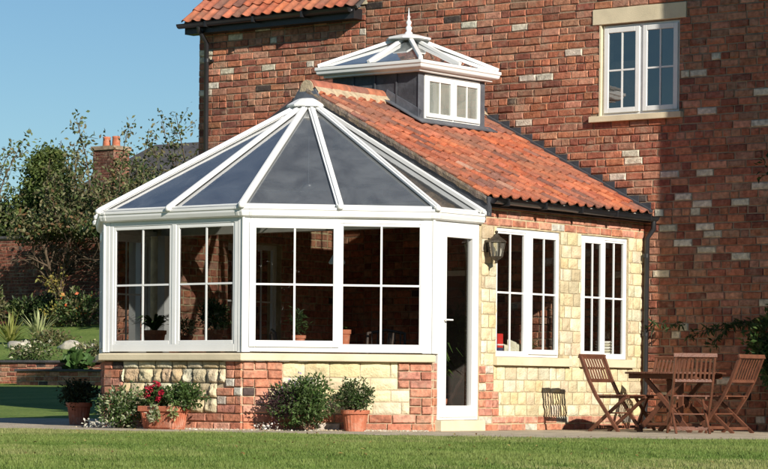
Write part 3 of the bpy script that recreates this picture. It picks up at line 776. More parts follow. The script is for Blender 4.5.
# glass roof
ZGL = 2.575; AP = Vector((XR, YF, 4.03))
def rp(i, o=.045):
    x, y = ring_pts(o)[i]; return Vector((x, y, ZGL))
corners = [rp(i) for i in range(6)]
mids = {i: (corners[i] + corners[i + 1]) / 2 for i in (1, 2, 3)}
seq = [corners[0], corners[1], mids[1], corners[2], mids[2], corners[3], mids[3], corners[4], corners[5]]
for i in range(len(seq) - 1):
    a, b = seq[i], seq[i + 1]
    g = MB(); g.add([b, a, AP], [(0, 1, 2)]); g.build('roof_pane', M['roof_glass'], cons)
for q in seq:
    r = MB(); d = (AP - q); t0 = q - d.normalized() * .03; t1 = q + d * .965
    n_ = d.cross(ZV.cross(d)).normalized()
    if n_.z < 0: n_ = -n_
    wd = .085 if q is not seq[0] else .13
    r.bar(t0 + n_ * .022, t1 + n_ * .022, wd, .028, up=n_)
    r.bar(t0 + n_ * .044, t1 + n_ * .044, wd * .45, .018, up=n_)
    r.bar(t0 - n_ * .035, t1 - n_ * .035, wd * .55, .07, up=n_)
    if q is seq[0]: r.bar(t0 + n_ * .03 + V3(0, -.10, .0), t1 + n_ * .03 + V3(0, -.05, 0), .03, .05, up=n_)
    ef = r.build('rafter', M['white'], cons, .005)
    c = MB(); hz = Vector((d.x, d.y, 0)).normalized()
    c.lathe(t0 - d.normalized() * .004 + n_ * .02, [(.01, -.035), (.036, -.03), (.036, -.0), (.034, .018), (.012, .026)], 10)
    c.build('end_cap', M['white'], ef)
# eaves glazing beam
for i in range(5):
    s = MB(); ring_seg(s, i, [(-.06, 2.562), (.04, 2.562), (.04, 2.592), (.02, 2.60), (-.06, 2.60)], .001, .001); s.build('eaves_beam', M['white'], cons)
cp = MB(); v = []; 
cp.lathe((XR, YF - .01, 0), [(.02, 3.95), (.275, 3.96), (.28, 3.985), (.17, 4.05), (.12, 4.07)], 12, smooth=False)
cp.build('roof_cap', M['white'], cons, .005)
lt = MB(); lt.add([(XR - .22, YF - .06, 4.05), (XR + .22, YF - .06, 4.05), (XR + .13, YF - .05, 4.19), (XR - .13, YF - .05, 4.19), (XR - .22, YF, 4.05), (XR + .22, YF, 4.05), (XR + .13, YF, 4.19), (XR - .13, YF, 4.19)], [(0, 1, 2, 3), (0, 3, 7, 4), (1, 5, 6, 2), (3, 2, 6, 7)])
lt.build('apex_flashing', M['lead'], cons)
# tie rods and ring under the roof
tr = MB()
zt_ = 2.80
pts = []
for q in (corners[1], corners[2], corners[3], corners[4]):
    p = q + (AP - q) * .28; pts.append(p)
    tr.tube([p - ZV * .06, Vector((XR, YF, p.z - .06))], .008, seg=6)
for q in (mids[1], corners[2], mids[2]):
    p = q + (AP - q) * .18; tr.tube([p, p - ZV * .02, Vector((p.x, p.y, p.z - .02)) + (AP - p) * .4], .006, seg=6)
tr.tube([AP - ZV * .1, Vector((XR, YF, 2.95))], .012, seg=8)
tr.lathe((XR, YF, 0), [(.05, 2.95), (.09, 2.98), (.05, 3.03)], 12)
tr.build('tie_rod', M['chain'], cons)
cl_ = MB()
for (x, y) in ((W2 + .28, YF - .06),): cl_.wbox(x - .06, x + .06, y - .05, y + .05, .04, 2.44)
cl_.build('inner_trim', M['white'], cons)
ib = MB(); ib.wbox(W2 + .2, -.26, YF - .02, YF + .12, 2.44, 2.74); ib.build('inner_beam', M['plaster'], cons)
# inner door of the house seen through the glazing
idm = MB(); frame_rect(idm, frM, INT_DOOR[0] - .0, INT_DOOR[1], 0.03, 2.1, .07, -.1, .02); 
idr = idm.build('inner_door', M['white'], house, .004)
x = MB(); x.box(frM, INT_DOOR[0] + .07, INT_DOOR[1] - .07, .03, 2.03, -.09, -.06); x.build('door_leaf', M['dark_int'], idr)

# ================================================================ WALL LAMP
lamp = thing('wall_lamp', 'bronze coach lantern on the cream wall between the white door and the first window', 'lamp', (0, -3.47, 2.0))
LP = Vector((.15, -3.47, 0))
b = MB()
b.lathe(LP, [(.012, 2.37), (.022, 2.355), (.012, 2.335), (.03, 2.325), (.045, 2.30), (.085, 2.272), (.118, 2.245), (.122, 2.232), (.10, 2.232)], 6, rot=PI / 6, smooth=False)
b.build('lamp_cap', M['iron'], lamp)
b = MB()
b.lathe(LP, [(.012, 1.985), (.02, 2.0), (.014, 2.012), (.045, 2.035), (.072, 2.055), (.078, 2.068), (.05, 2.07)], 6, rot=PI / 6, smooth=False)
b.build('lamp_base', M['iron'], lamp)
b = MB()
for k in range(6):
    a = PI / 6 + k * PI / 3; d = Vector((math.cos(a), math.sin(a), 0)); b.tube([LP + d * .074 + ZV * 2.062, LP + d * .106 + ZV * 2.236], .0065, seg=5)
b.tube([LP + ZV * 2.06, LP + ZV * 2.13], .012, seg=8); b.build('lamp_cage', M['iron'], lamp)
b = MB(); b.lathe(LP, [(.068, 2.066), (.099, 2.234)], 6, rot=PI / 6, smooth=False); b.f = b.f[:6]; b.c = b.c[:6]; b.m = b.m[:6]; b.sm = b.sm[:6]; b.build('lamp_glass', M['lamp_glass'], lamp)
b = MB(); b.wbox(.010, .03, -3.51, -3.43, 2.12, 2.26); b.tube([(.03, -3.47, 2.2), (.05, -3.47, 2.14), (.08, -3.47, 2.07), (.15, -3.47, 2.045)], .010, seg=6); b.build('bracket', M['iron'], lamp)

# ================================================================ GARDEN FURNITURE
def make_chair(name, label):
    t = thing(name, label, 'chair', (0, 0, 0), 'folding wooden garden chairs round the table')
    F = Fr3((0, 0, 0), (1, 0, 0), (0, 0, 1), (0, -1, 0))
    def curve(pts, w, h, y, mb):
        for i in range(len(pts) - 1):
            a, c = Vector((pts[i][0], y, pts[i][1])), Vector((pts[i + 1][0], y, pts[i + 1][1]))
            d = (c - a).normalized() * .006; mb.bar(a - d, c + d, w, h, up=(1, 0, .2))
    stile = [(-.44, .885), (-.385, .76), (-.315, .61), (-.21, .43), (.13, .0)]
    for s in (-1, 1):
        m = MB(); curve(stile, .026, .042, s * .225, m); m.build('stile', M['teak'], t, .004)
        m = MB(); curve([(.215, .415), (-.33, 0)], .026, .040, s * .192, m); m.build('rear_leg', M['teak'], t, .004)
    m = MB()
    for i in range(9):
        x = -.205 + i * .052; m.wbox(x - .02, x + .02, -.215, .215, .424, .440)
    for s in (-1, 1): m.bar((-.225, s * .165, .409), (.235, s * .165, .409), .024, .028)
    m.build('seat', M['teak'], t, .003)
    m = MB()
    m.bar((-.445, -.25, .892), (-.445, .25, .892), .030, .05, up=(.4, 0, 1)); m.bar((-.318, -.215, .605), (-.318, .215, .605), .024, .04, up=(.4, 0, 1))
    for i in range(8):
        y = -.178 + i * .0508
        for (a, c) in (((-.438, .875), (-.372, .74)), ((-.374, .744), (-.318, .61))): m.bar((a[0], y, a[1]), (c[0], y, c[1]), .024, .011, up=(1, 0, .4))
    m.build('backrest', M['teak'], t, .003)
    m = MB(); m.bar((-.262, -.19, .055), (-.262, .19, .055), .022, .034); m.bar((.088, -.225, .06), (.088, .225, .06), .022, .034); m.tube([(-.042, -.225, .222), (-.042, .225, .222)], .009, seg=8)
    m.build('stretcher', M['teak'], t, .003)
    return t
c0 = make_chair('garden_chair', 'folding wooden garden chair standing in full sun against the cream stone wall')
c0.location = (1.24, -2.42, .012); c0.rotation_euler = (0, 0, math.radians(-4))
copy_thing(c0, (.98, -1.22, .012), math.radians(-84), 'folding wooden garden chair behind the table, nearest the shaded brick wall')
copy_thing(c0, (2.33, -2.68, .012), math.radians(131), 'folding wooden garden chair in front of the table with its back to the lawn')
copy_thing(c0, (2.30, -1.92, .012), math.radians(174), 'folding wooden garden chair furthest right, facing left towards the table')
tb = thing('garden_table', 'round folding wooden garden table standing between four matching chairs', 'table', (1.70, -1.96, .012))
tb['_o'] = (0., 0., 0.)
m = MB()
for i in range(13):
    x = -.60 + .0465 + i * .0925
    hw = .043; r = .6
    if abs(x) + hw >= r: hw = min(hw, r - abs(x)); 
    ya = math.sqrt(max(.004, r * r - (x - hw) ** 2)); yb = math.sqrt(max(.004, r * r - (x + hw) ** 2))
    v = [(x - hw, -ya, .688), (x + hw, -yb, .688), (x + hw, yb, .688), (x - hw, ya, .688)]; v += [(a, c, .71) for a, c, _ in v]
    m.add([Vector(q) for q in v], [(3, 2, 1, 0), (4, 5, 6, 7), (0, 1, 5, 4), (1, 2, 6, 5), (2, 3, 7, 6), (3, 0, 4, 7)])
m.build('tabletop', M['teak'], tb, .003)
m = MB()
for y in (-.3, .3): m.bar((-.46, y, .66), (.46, y, .66), .028, .055)
for x in (-.44, .44): m.bar((x, -.286, .66), (x, .286, .66), .028, .055)
m.bar((-.44, 0, .655), (.44, 0, .655), .03, .045)
m.build('apron', M['teak'], tb, .003)
for (x, y) in ((-.40, -.26), (.40, -.26), (.40, .26), (-.40, .26)):
    m = MB(); m.bar((x * .62, y, .635), (-x * .95, y, 0), .03, .055, up=(1, 0, 0)) if y * x > 0 else m.bar((x * .62, y * .86, .635), (-x * .95, y * .86, 0), .03, .055, up=(1, 0, 0))
    m.build('leg', M['teak'], tb, .003)
m = MB()
m.bar((.0, -.25, .31), (.0, .25, .31), .03, .04)
for x in (-.08, .08): m.bar((x, .0, .63), (x, .0, .1), .07, .02, up=(0, 1, 0))
m.bar((-.36, 0, .09), (.36, 0, .09), .05, .03)
m.build('gate_frame', M['teak'], tb, .003)

# ================================================================ PLANTS
def leaf(mb, p, d, up, L, W, col):
    d = d.normalized(); s = d.cross(up)
    if s.length < 1e-3: s = d.cross(Vector((1, 0, 0)))
    s = s.normalized(); n = s.cross(d)
    a = p; b = p + d * L * .5 + s * W * .5 + n * L * .06; c = p + d * L - n * L * .08; e_ = p + d * L * .5 - s * W * .5 + n * L * .06
    mb.add([a, b, c, e_], [(0, 1, 2), (0, 2, 3)], col)
def rdir(r, up=0.):
    while True:
        v = Vector((r.uniform(-1, 1), r.uniform(-1, 1), r.uniform(-1, 1)))
        if .1 < v.length < 1: v.normalize(); v.z += up; return v.normalized()
G_MID = [(.055, .10, .022), (.075, .13, .03), (.04, .075, .018), (.095, .15, .04), (.06, .11, .03)]
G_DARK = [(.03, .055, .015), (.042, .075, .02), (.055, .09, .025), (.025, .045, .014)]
G_OLIVE = [(.125, .15, .05), (.09, .12, .04), (.17, .18, .08), (.06, .085, .025), (.16, .14, .065), (.12, .10, .045), (.20, .19, .10)]
G_CON = [(.12, .16, .04), (.085, .125, .03), (.15, .18, .05), (.06, .09, .022)]
def clump(mb, c, rad, n, size, pal, r, up=.3, asp=.5, shell=.45):
    """leaves spread through an uneven volume"""
    sd = Vector((r.uniform(0, 50),) * 3); k = 0
    while k < n:
        v = rdir(r); q = r.random() ** shell
        lump = .78 + .45 * noise.noise(sd + v * 2.1)
        p = Vector((c[0] + v.x * rad[0] * q * lump, c[1] + v.y * rad[1] * q * lump, c[2] + v.z * rad[2] * q * lump))
        if p.z < c[2] - rad[2] * .98: continue
        if noise.noise(p * (2.2 / max(rad)) + sd) < -.22: 
            if r.random() < .7: k += 1; continue
        d = (v * .7 + rdir(r) * .9); d.z += up
        leaf(mb, p, d, rdir(r, .6), size * r.uniform(.6, 1.3), size * asp * r.uniform(.7, 1.2), jit(r.choice(pal), .25, r)); k += 1
def stems(mb, base, c, rad, n, r, w=.006):
    for i in range(n):
        v = rdir(r, .5); p = Vector((c[0] + v.x * rad[0] * .8, c[1] + v.y * rad[1] * .8, c[2] + v.z * rad[2] * .7)); b = Vector(base) + Vector((r.uniform(-.04, .04), r.uniform(-.04, .04), 0))
        m = (b + p) / 2 + Vector((r.uniform(-.03, .03), r.uniform(-.03, .03), .05)); mb.tube([b, m, p], w, w * .4, 5)
def shrub(name, label, base, rad, n, size, pal, seed, group=None, cat='shrub', up=.3, asp=.5, hf=1.0, zc=None):
    r = random.Random(seed); t = thing(name, label, cat, base, group)
    c = (base[0], base[1], base[2] + (rad[2] * hf if zc is None else zc))
    a = MB(); clump(a, c, rad, n, size, pal, r, up, asp); f = a.build('foliage', M['leaf'], t)
    s = MB(); stems(s, base, c, rad, 9, r); s.build('stem', M['bark'], t)
    return t, r, c
# front bush, potted bush, variegated plant, trough
t, r, c = shrub('bush', 'bushy green garden shrub with mauve flowers against the pale stone of the front wall', (-.80, -5.82, .02), (.45, .40, .36), 4000, .050, G_MID + [(.12, .17, .06)], 11, hf=.92)
a = MB(); clump(a, (c[0] - .20, c[1] - .2, c[2] - .02), (.26, .24, .26), 900, .045, [(.07, .035, .045), (.055, .03, .04), (.09, .045, .05), (.045, .06, .03)], r); a.build('dark_foliage', M['leaf'], t)
a = MB(); clump(a, (c[0] + .02, c[1] - .1, c[2] + .22), (.30, .25, .12), 28, .028, [(.42, .30, .52), (.5, .42, .6)], r, asp=.9); clump(a, (c[0] - .28, c[1] - .35, .07), (.22, .12, .06), 60, .028, [(.7, .68, .62)], r, asp=.9); a.build('flower', M['petal'], t)
def fluted_round_pot(mb, c, r0, r1, h, seg=40, flutes=True, mi=0):
    v = []; f = []; c = Vector(c); prof = [(r0 * .98, 0), (r0, .01), (r1 * .97, h * .80), (r1 * 1.09, h * .82), (r1 * 1.11, h), (r1 * .98, h), (r1 * .94, h * .86), (0.01, h * .84)]
    for i, (rr, z) in enumerate(prof):
        for k in range(seg):
            a = 2 * PI * k / seg; q = rr * (1 - (.03 if (flutes and k % 2 and i in (1, 2)) else 0)); v.append(c + Vector((math.cos(a) * q, math.sin(a) * q, z)))
    for i in range(len(prof) - 1):
        for k in range(seg): f.append((i * seg + k, i * seg + (k + 1) % seg, (i + 1) * seg + (k + 1) % seg, (i + 1) * seg + k))
    f.append(tuple(range(seg))[::-1]); mb.add(v, f, mi=mi)
def potted(name, label, base, pot_r, pot_h, rad, n, size, pal, seed, hf=.8, up=.3, asp=.5, group=None, flutes=True, cat='potted plant'):
    r = random.Random(seed); t = thing(name, label, cat, base, group)
    p = MB(); fluted_round_pot(p, base, pot_r * .78, pot_r, pot_h, 40, flutes); p.build('pot', M['terracotta'], t)
    c = (base[0], base[1], base[2] + pot_h + rad[2] * hf)
    a = MB(); clump(a, c, rad, n, size, pal, r, up, asp); a.build('foliage', M['leaf'], t)
    s = MB(); stems(s, (base[0], base[1], base[2] + pot_h * .85), c, rad, 6, r); s.build('stem', M['bark'], t)
    return t, r, c
potted('potted_shrub', 'round dark green shrub in a fluted terracotta pot right of the flowering bush', (-.40, -5.42, .012), .15, .24, (.28, .27, .22), 2700, .036, G_DARK + G_MID[:2], 12, hf=.72)
t, r, c = shrub('variegated_plant', 'low spreading plant with cream edged leaves at the foot of the left corner', (-3.04, -6.46, .02), (.40, .26, .31), 2300, .052, G_MID + [(.45, .46, .30), (.35, .40, .22)], 13, hf=.72)
a = MB(); clump(a, (-3.3, -6.55, .06), (.45, .16, .06), 110, .035, [(.7, .68, .60), (.6, .6, .5)], r, asp=.9); a.build('flower', M['petal'], t)
tg = thing('flower_trough', 'fluted terracotta trough of red geraniums and trailing greenery by the left stone wall', 'planter', (-2.36, -6.48, .012))
p = MB(); x0, x1, y0, y1, H = -2.62, -2.10, -6.62, -6.34, .27
tp = .035
v = [(x0 + tp, y0 + tp, .012), (x1 - tp, y0 + tp, .012), (x1 - tp, y1 - tp, .012), (x0 + tp, y1 - tp, .012), (x0, y0, H), (x1, y0, H), (x1, y1, H), (x0, y1, H), (x0 + .02, y0 + .02, H), (x1 - .02, y0 + .02, H), (x1 - .02, y1 - .02, H), (x0 + .02, y1 - .02, H)]
p.add([Vector(q) for q in v], [(3, 2, 1, 0), (0, 1, 5, 4), (1, 2, 6, 5), (2, 3, 7, 6), (3, 0, 4, 7), (4, 5, 9, 8), (5, 6, 10, 9), (6, 7, 11, 10), (7, 4, 8, 11), (8, 9, 10, 11)])
n = 17
for i in range(n):
    x = x0 + .05 + (x1 - x0 - .10) * i / (n - 1); xb = (x - (x0 + x1) / 2) * .90 + (x0 + x1) / 2
    p.bar((xb, y0 + tp - .004, .03), (x, y0 + .003, H - .07), .018, .018, up=(0, 1, 0))
for i in range(6):
    y = y0 + .045 + (y1 - y0 - .09) * i / 5; yb = (y - (y0 + y1) / 2) * .75 + (y0 + y1) / 2
    p.bar((x1 - tp + .004, yb, .03), (x1 - .003, y, H - .07), .018, .018, up=(1, 0, 0))
for (a0, a1, b0, b1) in ((x0 - .014, x1 + .014, y0 - .014, y0 + .012), (x0 - .014, x1 + .014, y1 - .012, y1 + .014), (x1 - .012, x1 + .014, y0 + .012, y1 - .012), (x0 - .014, x0 + .012, y0 + .012, y1 - .012)):
    p.wbox(a0, a1, b0, b1, H - .055, H + .006)
p.build('trough', M['terracotta'], tg, .004)
s = MB(); s.wbox(x0 + .02, x1 - .02, y0 + .02, y1 - .02, H - .05, H - .02); s.build('soil', M['soil'], tg)
r = random.Random(14); a = MB()
clump(a, (-2.12, -6.44, .40), (.36, .24, .19), 1600, .042, G_MID, r, asp=.7); clump(a, (-2.50, -6.46, .38), (.24, .2, .18), 800, .046, G_MID, r, asp=.8)
clump(a, (-2.36, -6.65, .19), (.10, .04, .15), 90, .05, [(.38, .42, .24), (.2, .27, .1), (.5, .5, .35)], r, asp=.9); clump(a, (-2.09, -6.62, .21), (.06, .04, .12), 60, .045, [(.2, .25, .09), (.38, .36, .18)], r, asp=.9)
a.build('foliage', M['leaf'], tg)
a = MB()
for (cx, cy, cz, rr) in ((-2.50, -6.58, .475, .055), (-2.42, -6.55, .52, .05), (-2.56, -6.56, .40, .035), (-2.29, -6.6, .43, .03), (-2.34, -6.6, .36, .03)):
    clump(a, (cx, cy, cz), (rr, rr, rr * .85), 60, .026, [(.42, .012, .035), (.5, .02, .06), (.34, .01, .025)], r, asp=1.0)
a.build('flower', M['petal'], tg)
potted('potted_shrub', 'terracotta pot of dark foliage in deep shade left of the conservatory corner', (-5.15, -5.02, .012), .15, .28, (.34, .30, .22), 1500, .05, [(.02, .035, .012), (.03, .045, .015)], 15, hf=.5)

# climbers on the house wall and the evergreen shrub at the right edge
def climber(label, pts, seed):
    r = random.Random(seed); t = thing('climbing_plant', label, 'climbing plant', (pts[0][0], -.05, pts[0][1]), 'wispy climbers trained along the brick wall')
    a = MB(); s = MB(); P_ = [Vector((x, -.03 - r.uniform(0, .05), z)) for x, z in pts]
    s.tube(P_, .007, .003, 5)
    for i in range(len(P_) - 1):
        L = (P_[i + 1] - P_[i]).length
        for k in range(int(L / .012)):
            p = P_[i].lerp(P_[i + 1], r.random()) + Vector((r.uniform(-.03, .03), -r.uniform(0, .05), r.uniform(-.03, .03)))
            d = Vector((r.uniform(-1, 1), -r.uniform(.1, .6), r.uniform(-1.3, .35))); leaf(a, p, d, Vector((0, -1, .3)), r.uniform(.07, .13), r.uniform(.018, .032), jit(r.choice(G_DARK + [(.06, .085, .03)]), .25, r))
    a.build('foliage', M['leaf'], t); s.build('stem', M['bark'], t)
climber('short leafy climber tip beside the black downpipe on the shaded brick wall', [(.16, 1.30), (.24, 1.37), (.34, 1.36), (.37, 1.33)], 21)
climber('small tuft of climber leaves above two pale bricks on the shaded wall', [(.46, 1.32), (.52, 1.37), (.60, 1.36), (.66, 1.33)], 22)
climber('longest drooping climber spray on the shaded brick wall above the chairs', [(1.9, 1.38), (1.6, 1.36), (1.35, 1.34), (1.1, 1.31), (.9, 1.26), (.74, 1.20)], 23)
climber('leafy climber shoot hanging low between the long spray and the evergreen', [(1.9, 1.34), (1.45, 1.38), (1.3, 1.32), (1.13, 1.14), (1.05, 1.06)], 24)
t, r, c = shrub('evergreen_shrub', 'tall dark glossy evergreen shrub cut off by the right edge beside the brick wall', (2.35, -.62, 0.01), (.50, .36, .62), 2800, .10, G_MID + G_DARK[:2], 25, zc=1.0, asp=.38)
a = MB(); clump(a, (2.12, -.5, 3.25), (.22, .2, .22), 60, .09, G_DARK, random.Random(26), asp=.4); 
sx_ = MB(); sx_.tube([(2.35, -.62, 1.0), (2.45, -.5, 2.2), (2.2, -.48, 3.3)], .012, .005, 6); sx_.build('tall_stem', M['bark'], t); a.build('upper_foliage', M['leaf'], t)

# ================================================================ THINGS INSIDE
def inside_pot(label, base, pr, ph, rad, n, size, seed, pal=G_MID, cat='houseplant', up=.2, asp=.22, strap=False):
    r = random.Random(seed); t = thing('houseplant', label, cat, base)
    p = MB(); fluted_round_pot(p, base, pr * .75, pr, ph, 24, False); p.build('pot', M['terracotta'], t)
    a = MB()
    top = Vector((base[0], base[1], base[2] + ph * .9))
    if strap:
        for i in range(n):
            an = r.uniform(0, 2 * PI); d = Vector((math.cos(an), math.sin(an), 0)); L = r.uniform(.7, 1.1); q = []
            hgt = rad[2] * r.uniform(.8, 1.9)
            for k in range(6):
                u = k / 5; q.append(top + d * (rad[0] * L * u ** 1.2) + ZV * (hgt * (u * 1.6 - u * u * 1.15)))
            wd = size * r.uniform(.8, 1.2); col = jit(r.choice(pal), .25, r); sd = Vector((-d.y, d.x, 0)); v = []; f = []
            for k, pt in enumerate(q):
                w_ = wd * math.sin(PI * min(.97, .12 + k / 5 * .85)); v += [pt - sd * w_, pt + sd * w_]
            for k in range(5): f.append((2 * k, 2 * k + 1, 2 * k + 3, 2 * k + 2))
            a.add(v, f, col, 0, True)
    else: clump(a, (base[0], base[1], base[2] + ph + rad[2] * .8), rad, n, size, pal, r, up, asp)
    a.build('foliage', M['leaf'], t); return t
tI = .045
inside_pot('arching houseplant in a terracotta pot, leftmost on the inner ledge of the conservatory', (-3.15, -5.80, .905), .13, .26, (.36, .34, .22), 46, .020, 31, strap=True)
inside_pot('upright bushy houseplant in a terracotta pot behind the second left pane', (-2.22, -5.80, .905), .115, .26, (.22, .20, .20), 900, .075, 32)
inside_pot('small leafy houseplant in the corner of the left glazing near the corner post', (-2.66, -5.80, .905), .085, .2, (.15, .14, .12), 350, .06, 33, pal=G_OLIVE)
inside_pot('dark houseplant at the left end of the front window ledge', (-1.28, -5.38, .905), .08, .2, (.13, .12, .20), 300, .06, 34, pal=G_DARK)
t = inside_pot('little terracotta pot with a single tall orchid stem behind the front casement', (-.90, -5.03, .905), .085, .27, (.14, .14, .06), 14, .022, 35, strap=True)
s = MB(); s.tube([(-.90, -5.03, 1.15), (-.91, -5.04, 1.30), (-.97, -5.10, 1.40), (-.93, -5.06, 1.50), (-.99, -5.12, 1.58)], .005, .003, 5); s.build('flower_stem', M['bark'], t)
inside_pot('large strap leaved plant on the floor just inside the glazed door', (-.45, -3.90, .045), .16, .34, (.42, .4, .72), 40, .028, 36, strap=True)
for (x, y, rz, lb) in ((-.9, -4.25, .6, 'dark cane dining chair seen through the right front pane'), (-2.2, -4.3, 2.4, 'dark cane dining chair left of the cloth covered table inside'), (-1.6, -3.7, -.8, 'dark cane dining chair behind the cloth covered table inside')):
    t = thing('dining_chair', lb, 'chair', (x, y, .045), 'cane chairs inside the conservatory'); t['_o'] = (0., 0., 0.); t.rotation_euler = (0, 0, rz)
    m = MB()
    for sx in (-.21, .21):
        for sy in (-.2, .2): m = MB(); m.tube([(sx, sy, 0), (sx, sy, .45)], .018, seg=8); m.build('leg', M['cane'], t)
    m = MB(); m.wbox(-.24, .24, -.23, .23, .44, .49); m.build('seat', M['cane'], t, .01)
    m = MB()
    for sx in (-.22, .22): m.tube([(sx, .21, .45), (sx * 1.05, .25, .8), (sx, .30, 1.12)], .018, seg=8)
    m.tube([(-.22, .30, 1.11), (0, .31, 1.15), (.22, .30, 1.11)], .018, seg=8)
    for i in range(6): m.tube([(-.17 + i * .068, .22, .5), (-.17 + i * .068, .29, 1.12)], .009, seg=6)
    m.tube([(-.22, .25, .78), (.22, .25, .78)], .012, seg=6)
    m.build('backrest', M['cane'], t)
t = thing('dining_table', 'round table under a white cloth inside the conservatory', 'table', (-2.35, -4.75, .045))
m = MB(); v = []; f = []; seg = 64
for (rr, z, wv) in ((0.01, .80, 0), (.50, .80, 0), (.525, .785, .005), (.54, .65, .03), (.56, .50, .045)):
    for k in range(seg):
        a = 2 * PI * k / seg; q = rr + wv * math.sin(a * 9); v.append((-2.35 + math.cos(a) * q, -4.75 + math.sin(a) * q, z + .045))
for i in range(4):
    for k in range(seg): f.append((i * seg + k, i * seg + (k + 1) % seg, (i + 1) * seg + (k + 1) % seg, (i + 1) * seg + k))
m.add(v, f, smooth=True); m.build('tablecloth', M['cloth'], t)
m = MB(); m.tube([(-2.35, -4.75, .045), (-2.35, -4.75, .8)], .04, seg=10); m.lathe((-2.35, -4.75, .045), [(.25, 0), (.24, .03), (.05, .06)], 16); m.build('pedestal', M['cane'], t)
pl = thing('pendant_lamp', 'small white pendant lamp hanging inside the front window', 'lamp', (-1.35, -4.6, 2.0))
m = MB(); m.lathe((-1.35, -4.6, 0), [(.09, 1.96), (.10, 1.98), (.05, 2.07), (.02, 2.10)], 16); m.build('lamp_shade', M['white_old'], pl)
m = MB(); m.tube([(-1.35, -4.6, 2.1), (-1.35, -4.6, 2.95)], .004, seg=5); m.build('cord', M['cane'], pl)
# on the garden room sills
t = thing('tin', 'red and navy tin on the sill at the left end of the first window', 'tin', (-.20, -2.93, .897))
m = MB(); m.wbox(-.26, -.16, -2.99, -2.88, 1.001, 1.17); m.build('tin_body', M['ceramic_red'], t, .004)
m = MB(); m.wbox(-.259, -.161, -2.989, -2.881, .897, 1.0); m.build('tin_base', M['navy'], t); m = MB(); m.wbox(-.262, -.158, -2.992, -2.878, 1.03, 1.045); m.build('tin_band', M['cloth'], t)
r = random.Random(41)
t = thing('folded_cloth', 'crumpled cream cloth on the sill beside the red tin', 'cloth', (-.21, -2.67, .897))
m = MB()
for i in range(7):
    y = -2.84 + i * .05; m.stone(Fr3((-.16, y, .897), (0, 1, 0), (0, 0, 1), (1, 0, 0)), 0, .06, .0, r.uniform(.12, .22), .0, (.6, .55, .42), .04, .03, back=-.1)
m.build('cloth', M['cream_paper'], t)
inside_pot('tiny leafy plant on the sill behind the right pane of the first window', (-.21, -2.24, .897), .05, .09, (.10, .11, .09), 160, .045, 42, pal=G_OLIVE)
t = thing('bowl_stack', 'stack of pale bowls on the sill of the second window', 'crockery', (-.20, -.62, .897))
for i in range(6):
    m = MB(); m.lathe((-.20, -.62, .897 + i * .036), [(.035, 0), (.07, .012), (.12, .045), (.11, .045), (.06, .015)], 20); m.build('bowl', M['cloth' if i % 2 else 'cream_paper'], t)

# ================================================================ GROUND
def sm(a, b, x):
    t = min(1, max(0, (x - a) / (b - a))); return t * t * (3 - 2 * t)
def lerpt(x, tab):
    if x <= tab[0][0]: return tab[0][1]
    for (a, u), (b, v) in zip(tab, tab[1:]):
        if x <= b: return u + (v - u) * (x - a) / (b - a)
    return tab[-1][1]
TZ = [(-1.5, 0), (3, .14), (8, .36), (12, .55), (12.05, .93), (16, 1.42), (18, 1.52), (25.5, 2.25), (40, 2.6), (120, 4.0)]
def tz(x, y):
    s_ = sm(-8.5, -12.5, x)
    return lerpt(y, TZ) * s_ + (.02 * noise.noise(Vector((x * .3, y * .3, 0))) if (s_ > .5) else 0)
xs = sorted({-600, -300, -150, -100, *[-70 + 2 * i for i in range(26)], *[-18 + .75 * i for i in range(15)], -6, -4, -2, 0, 3, 6, 10, 14, 20, 30, 50, 100, 200, 600})
ys = sorted({-600, -300, -100, -50, -30, -20, -14, -10, -7, -5, -3, *[-1.5 + .9 * i for i in range(15)], 12, 12.05, *[13 + 1. * i for i in range(14)], *[28 + 3 * i for i in range(8)], 60, 80, 120, 300, 600})
g = MB(); v = [Vector((x, y, tz(x, y))) for y in ys for x in xs]; nx = len(xs)
g.add(v, [(j * nx + i, j * nx + i + 1, (j + 1) * nx + i + 1, (j + 1) * nx + i) for j in range(len(ys) - 1) for i in range(nx - 1)], smooth=True)
struct(g.build('ground', M['ground']))
# patio: everything between the lawn edge and the house
EDGE = [(-24, -9.6), (-12, -8.75), (-6, -8.2), (-2, -7.9), (.5, -7.5), (2.1, -7.25), (3.4, -6.75), (4.4, -6.1), (5.2, -5.4), (8, -3.9), (14, -2.6)]
p = MB(); v = []
for x, y in EDGE: v.append((x, y, .012))
p.add(v + [(14, -.0, .012), (-8.5, -.0, .012), (-24, -1.8, .012)], [tuple(range(len(EDGE) + 3))])
struct(p.build('patio', M['paving']))
# lawn blades
ex = np.array([q[0] for q in EDGE]); ey = np.array([q[1] for q in EDGE])
rs = np.random.RandomState(5)
cam = np.array([18.81046, -29.47498]); fwd = np.array([-.6106, .7919]); rgt = np.array([.7919, .6106])
NBL = 420000
d = np.sqrt(rs.rand(NBL) * (30.5 ** 2 - 14.5 ** 2) + 14.5 ** 2); lat = (rs.rand(NBL) * 2 - 1) * .185 * d + rs.uniform(-.6, .6, NBL)
X = cam[0] + fwd[0] * d + rgt[0] * lat; Y = cam[1] + fwd[1] * d + rgt[1] * lat
edge = np.interp(X, ex, ey) + .03 * np.sin(X * 7) + .02 * np.sin(X * 17)
k = Y < edge - .01; X = X[k]; Y = Y[k]; n = len(X)
def nfield(X, Y, s, seed):
    r_ = np.random.RandomState(seed); o = np.zeros_like(X)
    for i in range(7):
        a = r_.rand() * 6.28; w_ = s * (1 + r_.rand() * 2); o += np.sin(X * math.cos(a) * w_ + Y * math.sin(a) * w_ + r_.rand() * 6.28) / 7
    return o
f1 = nfield(X, Y, 1.2, 1); f2 = nfield(X, Y, 5, 2); f3 = nfield(X, Y, .45, 3)
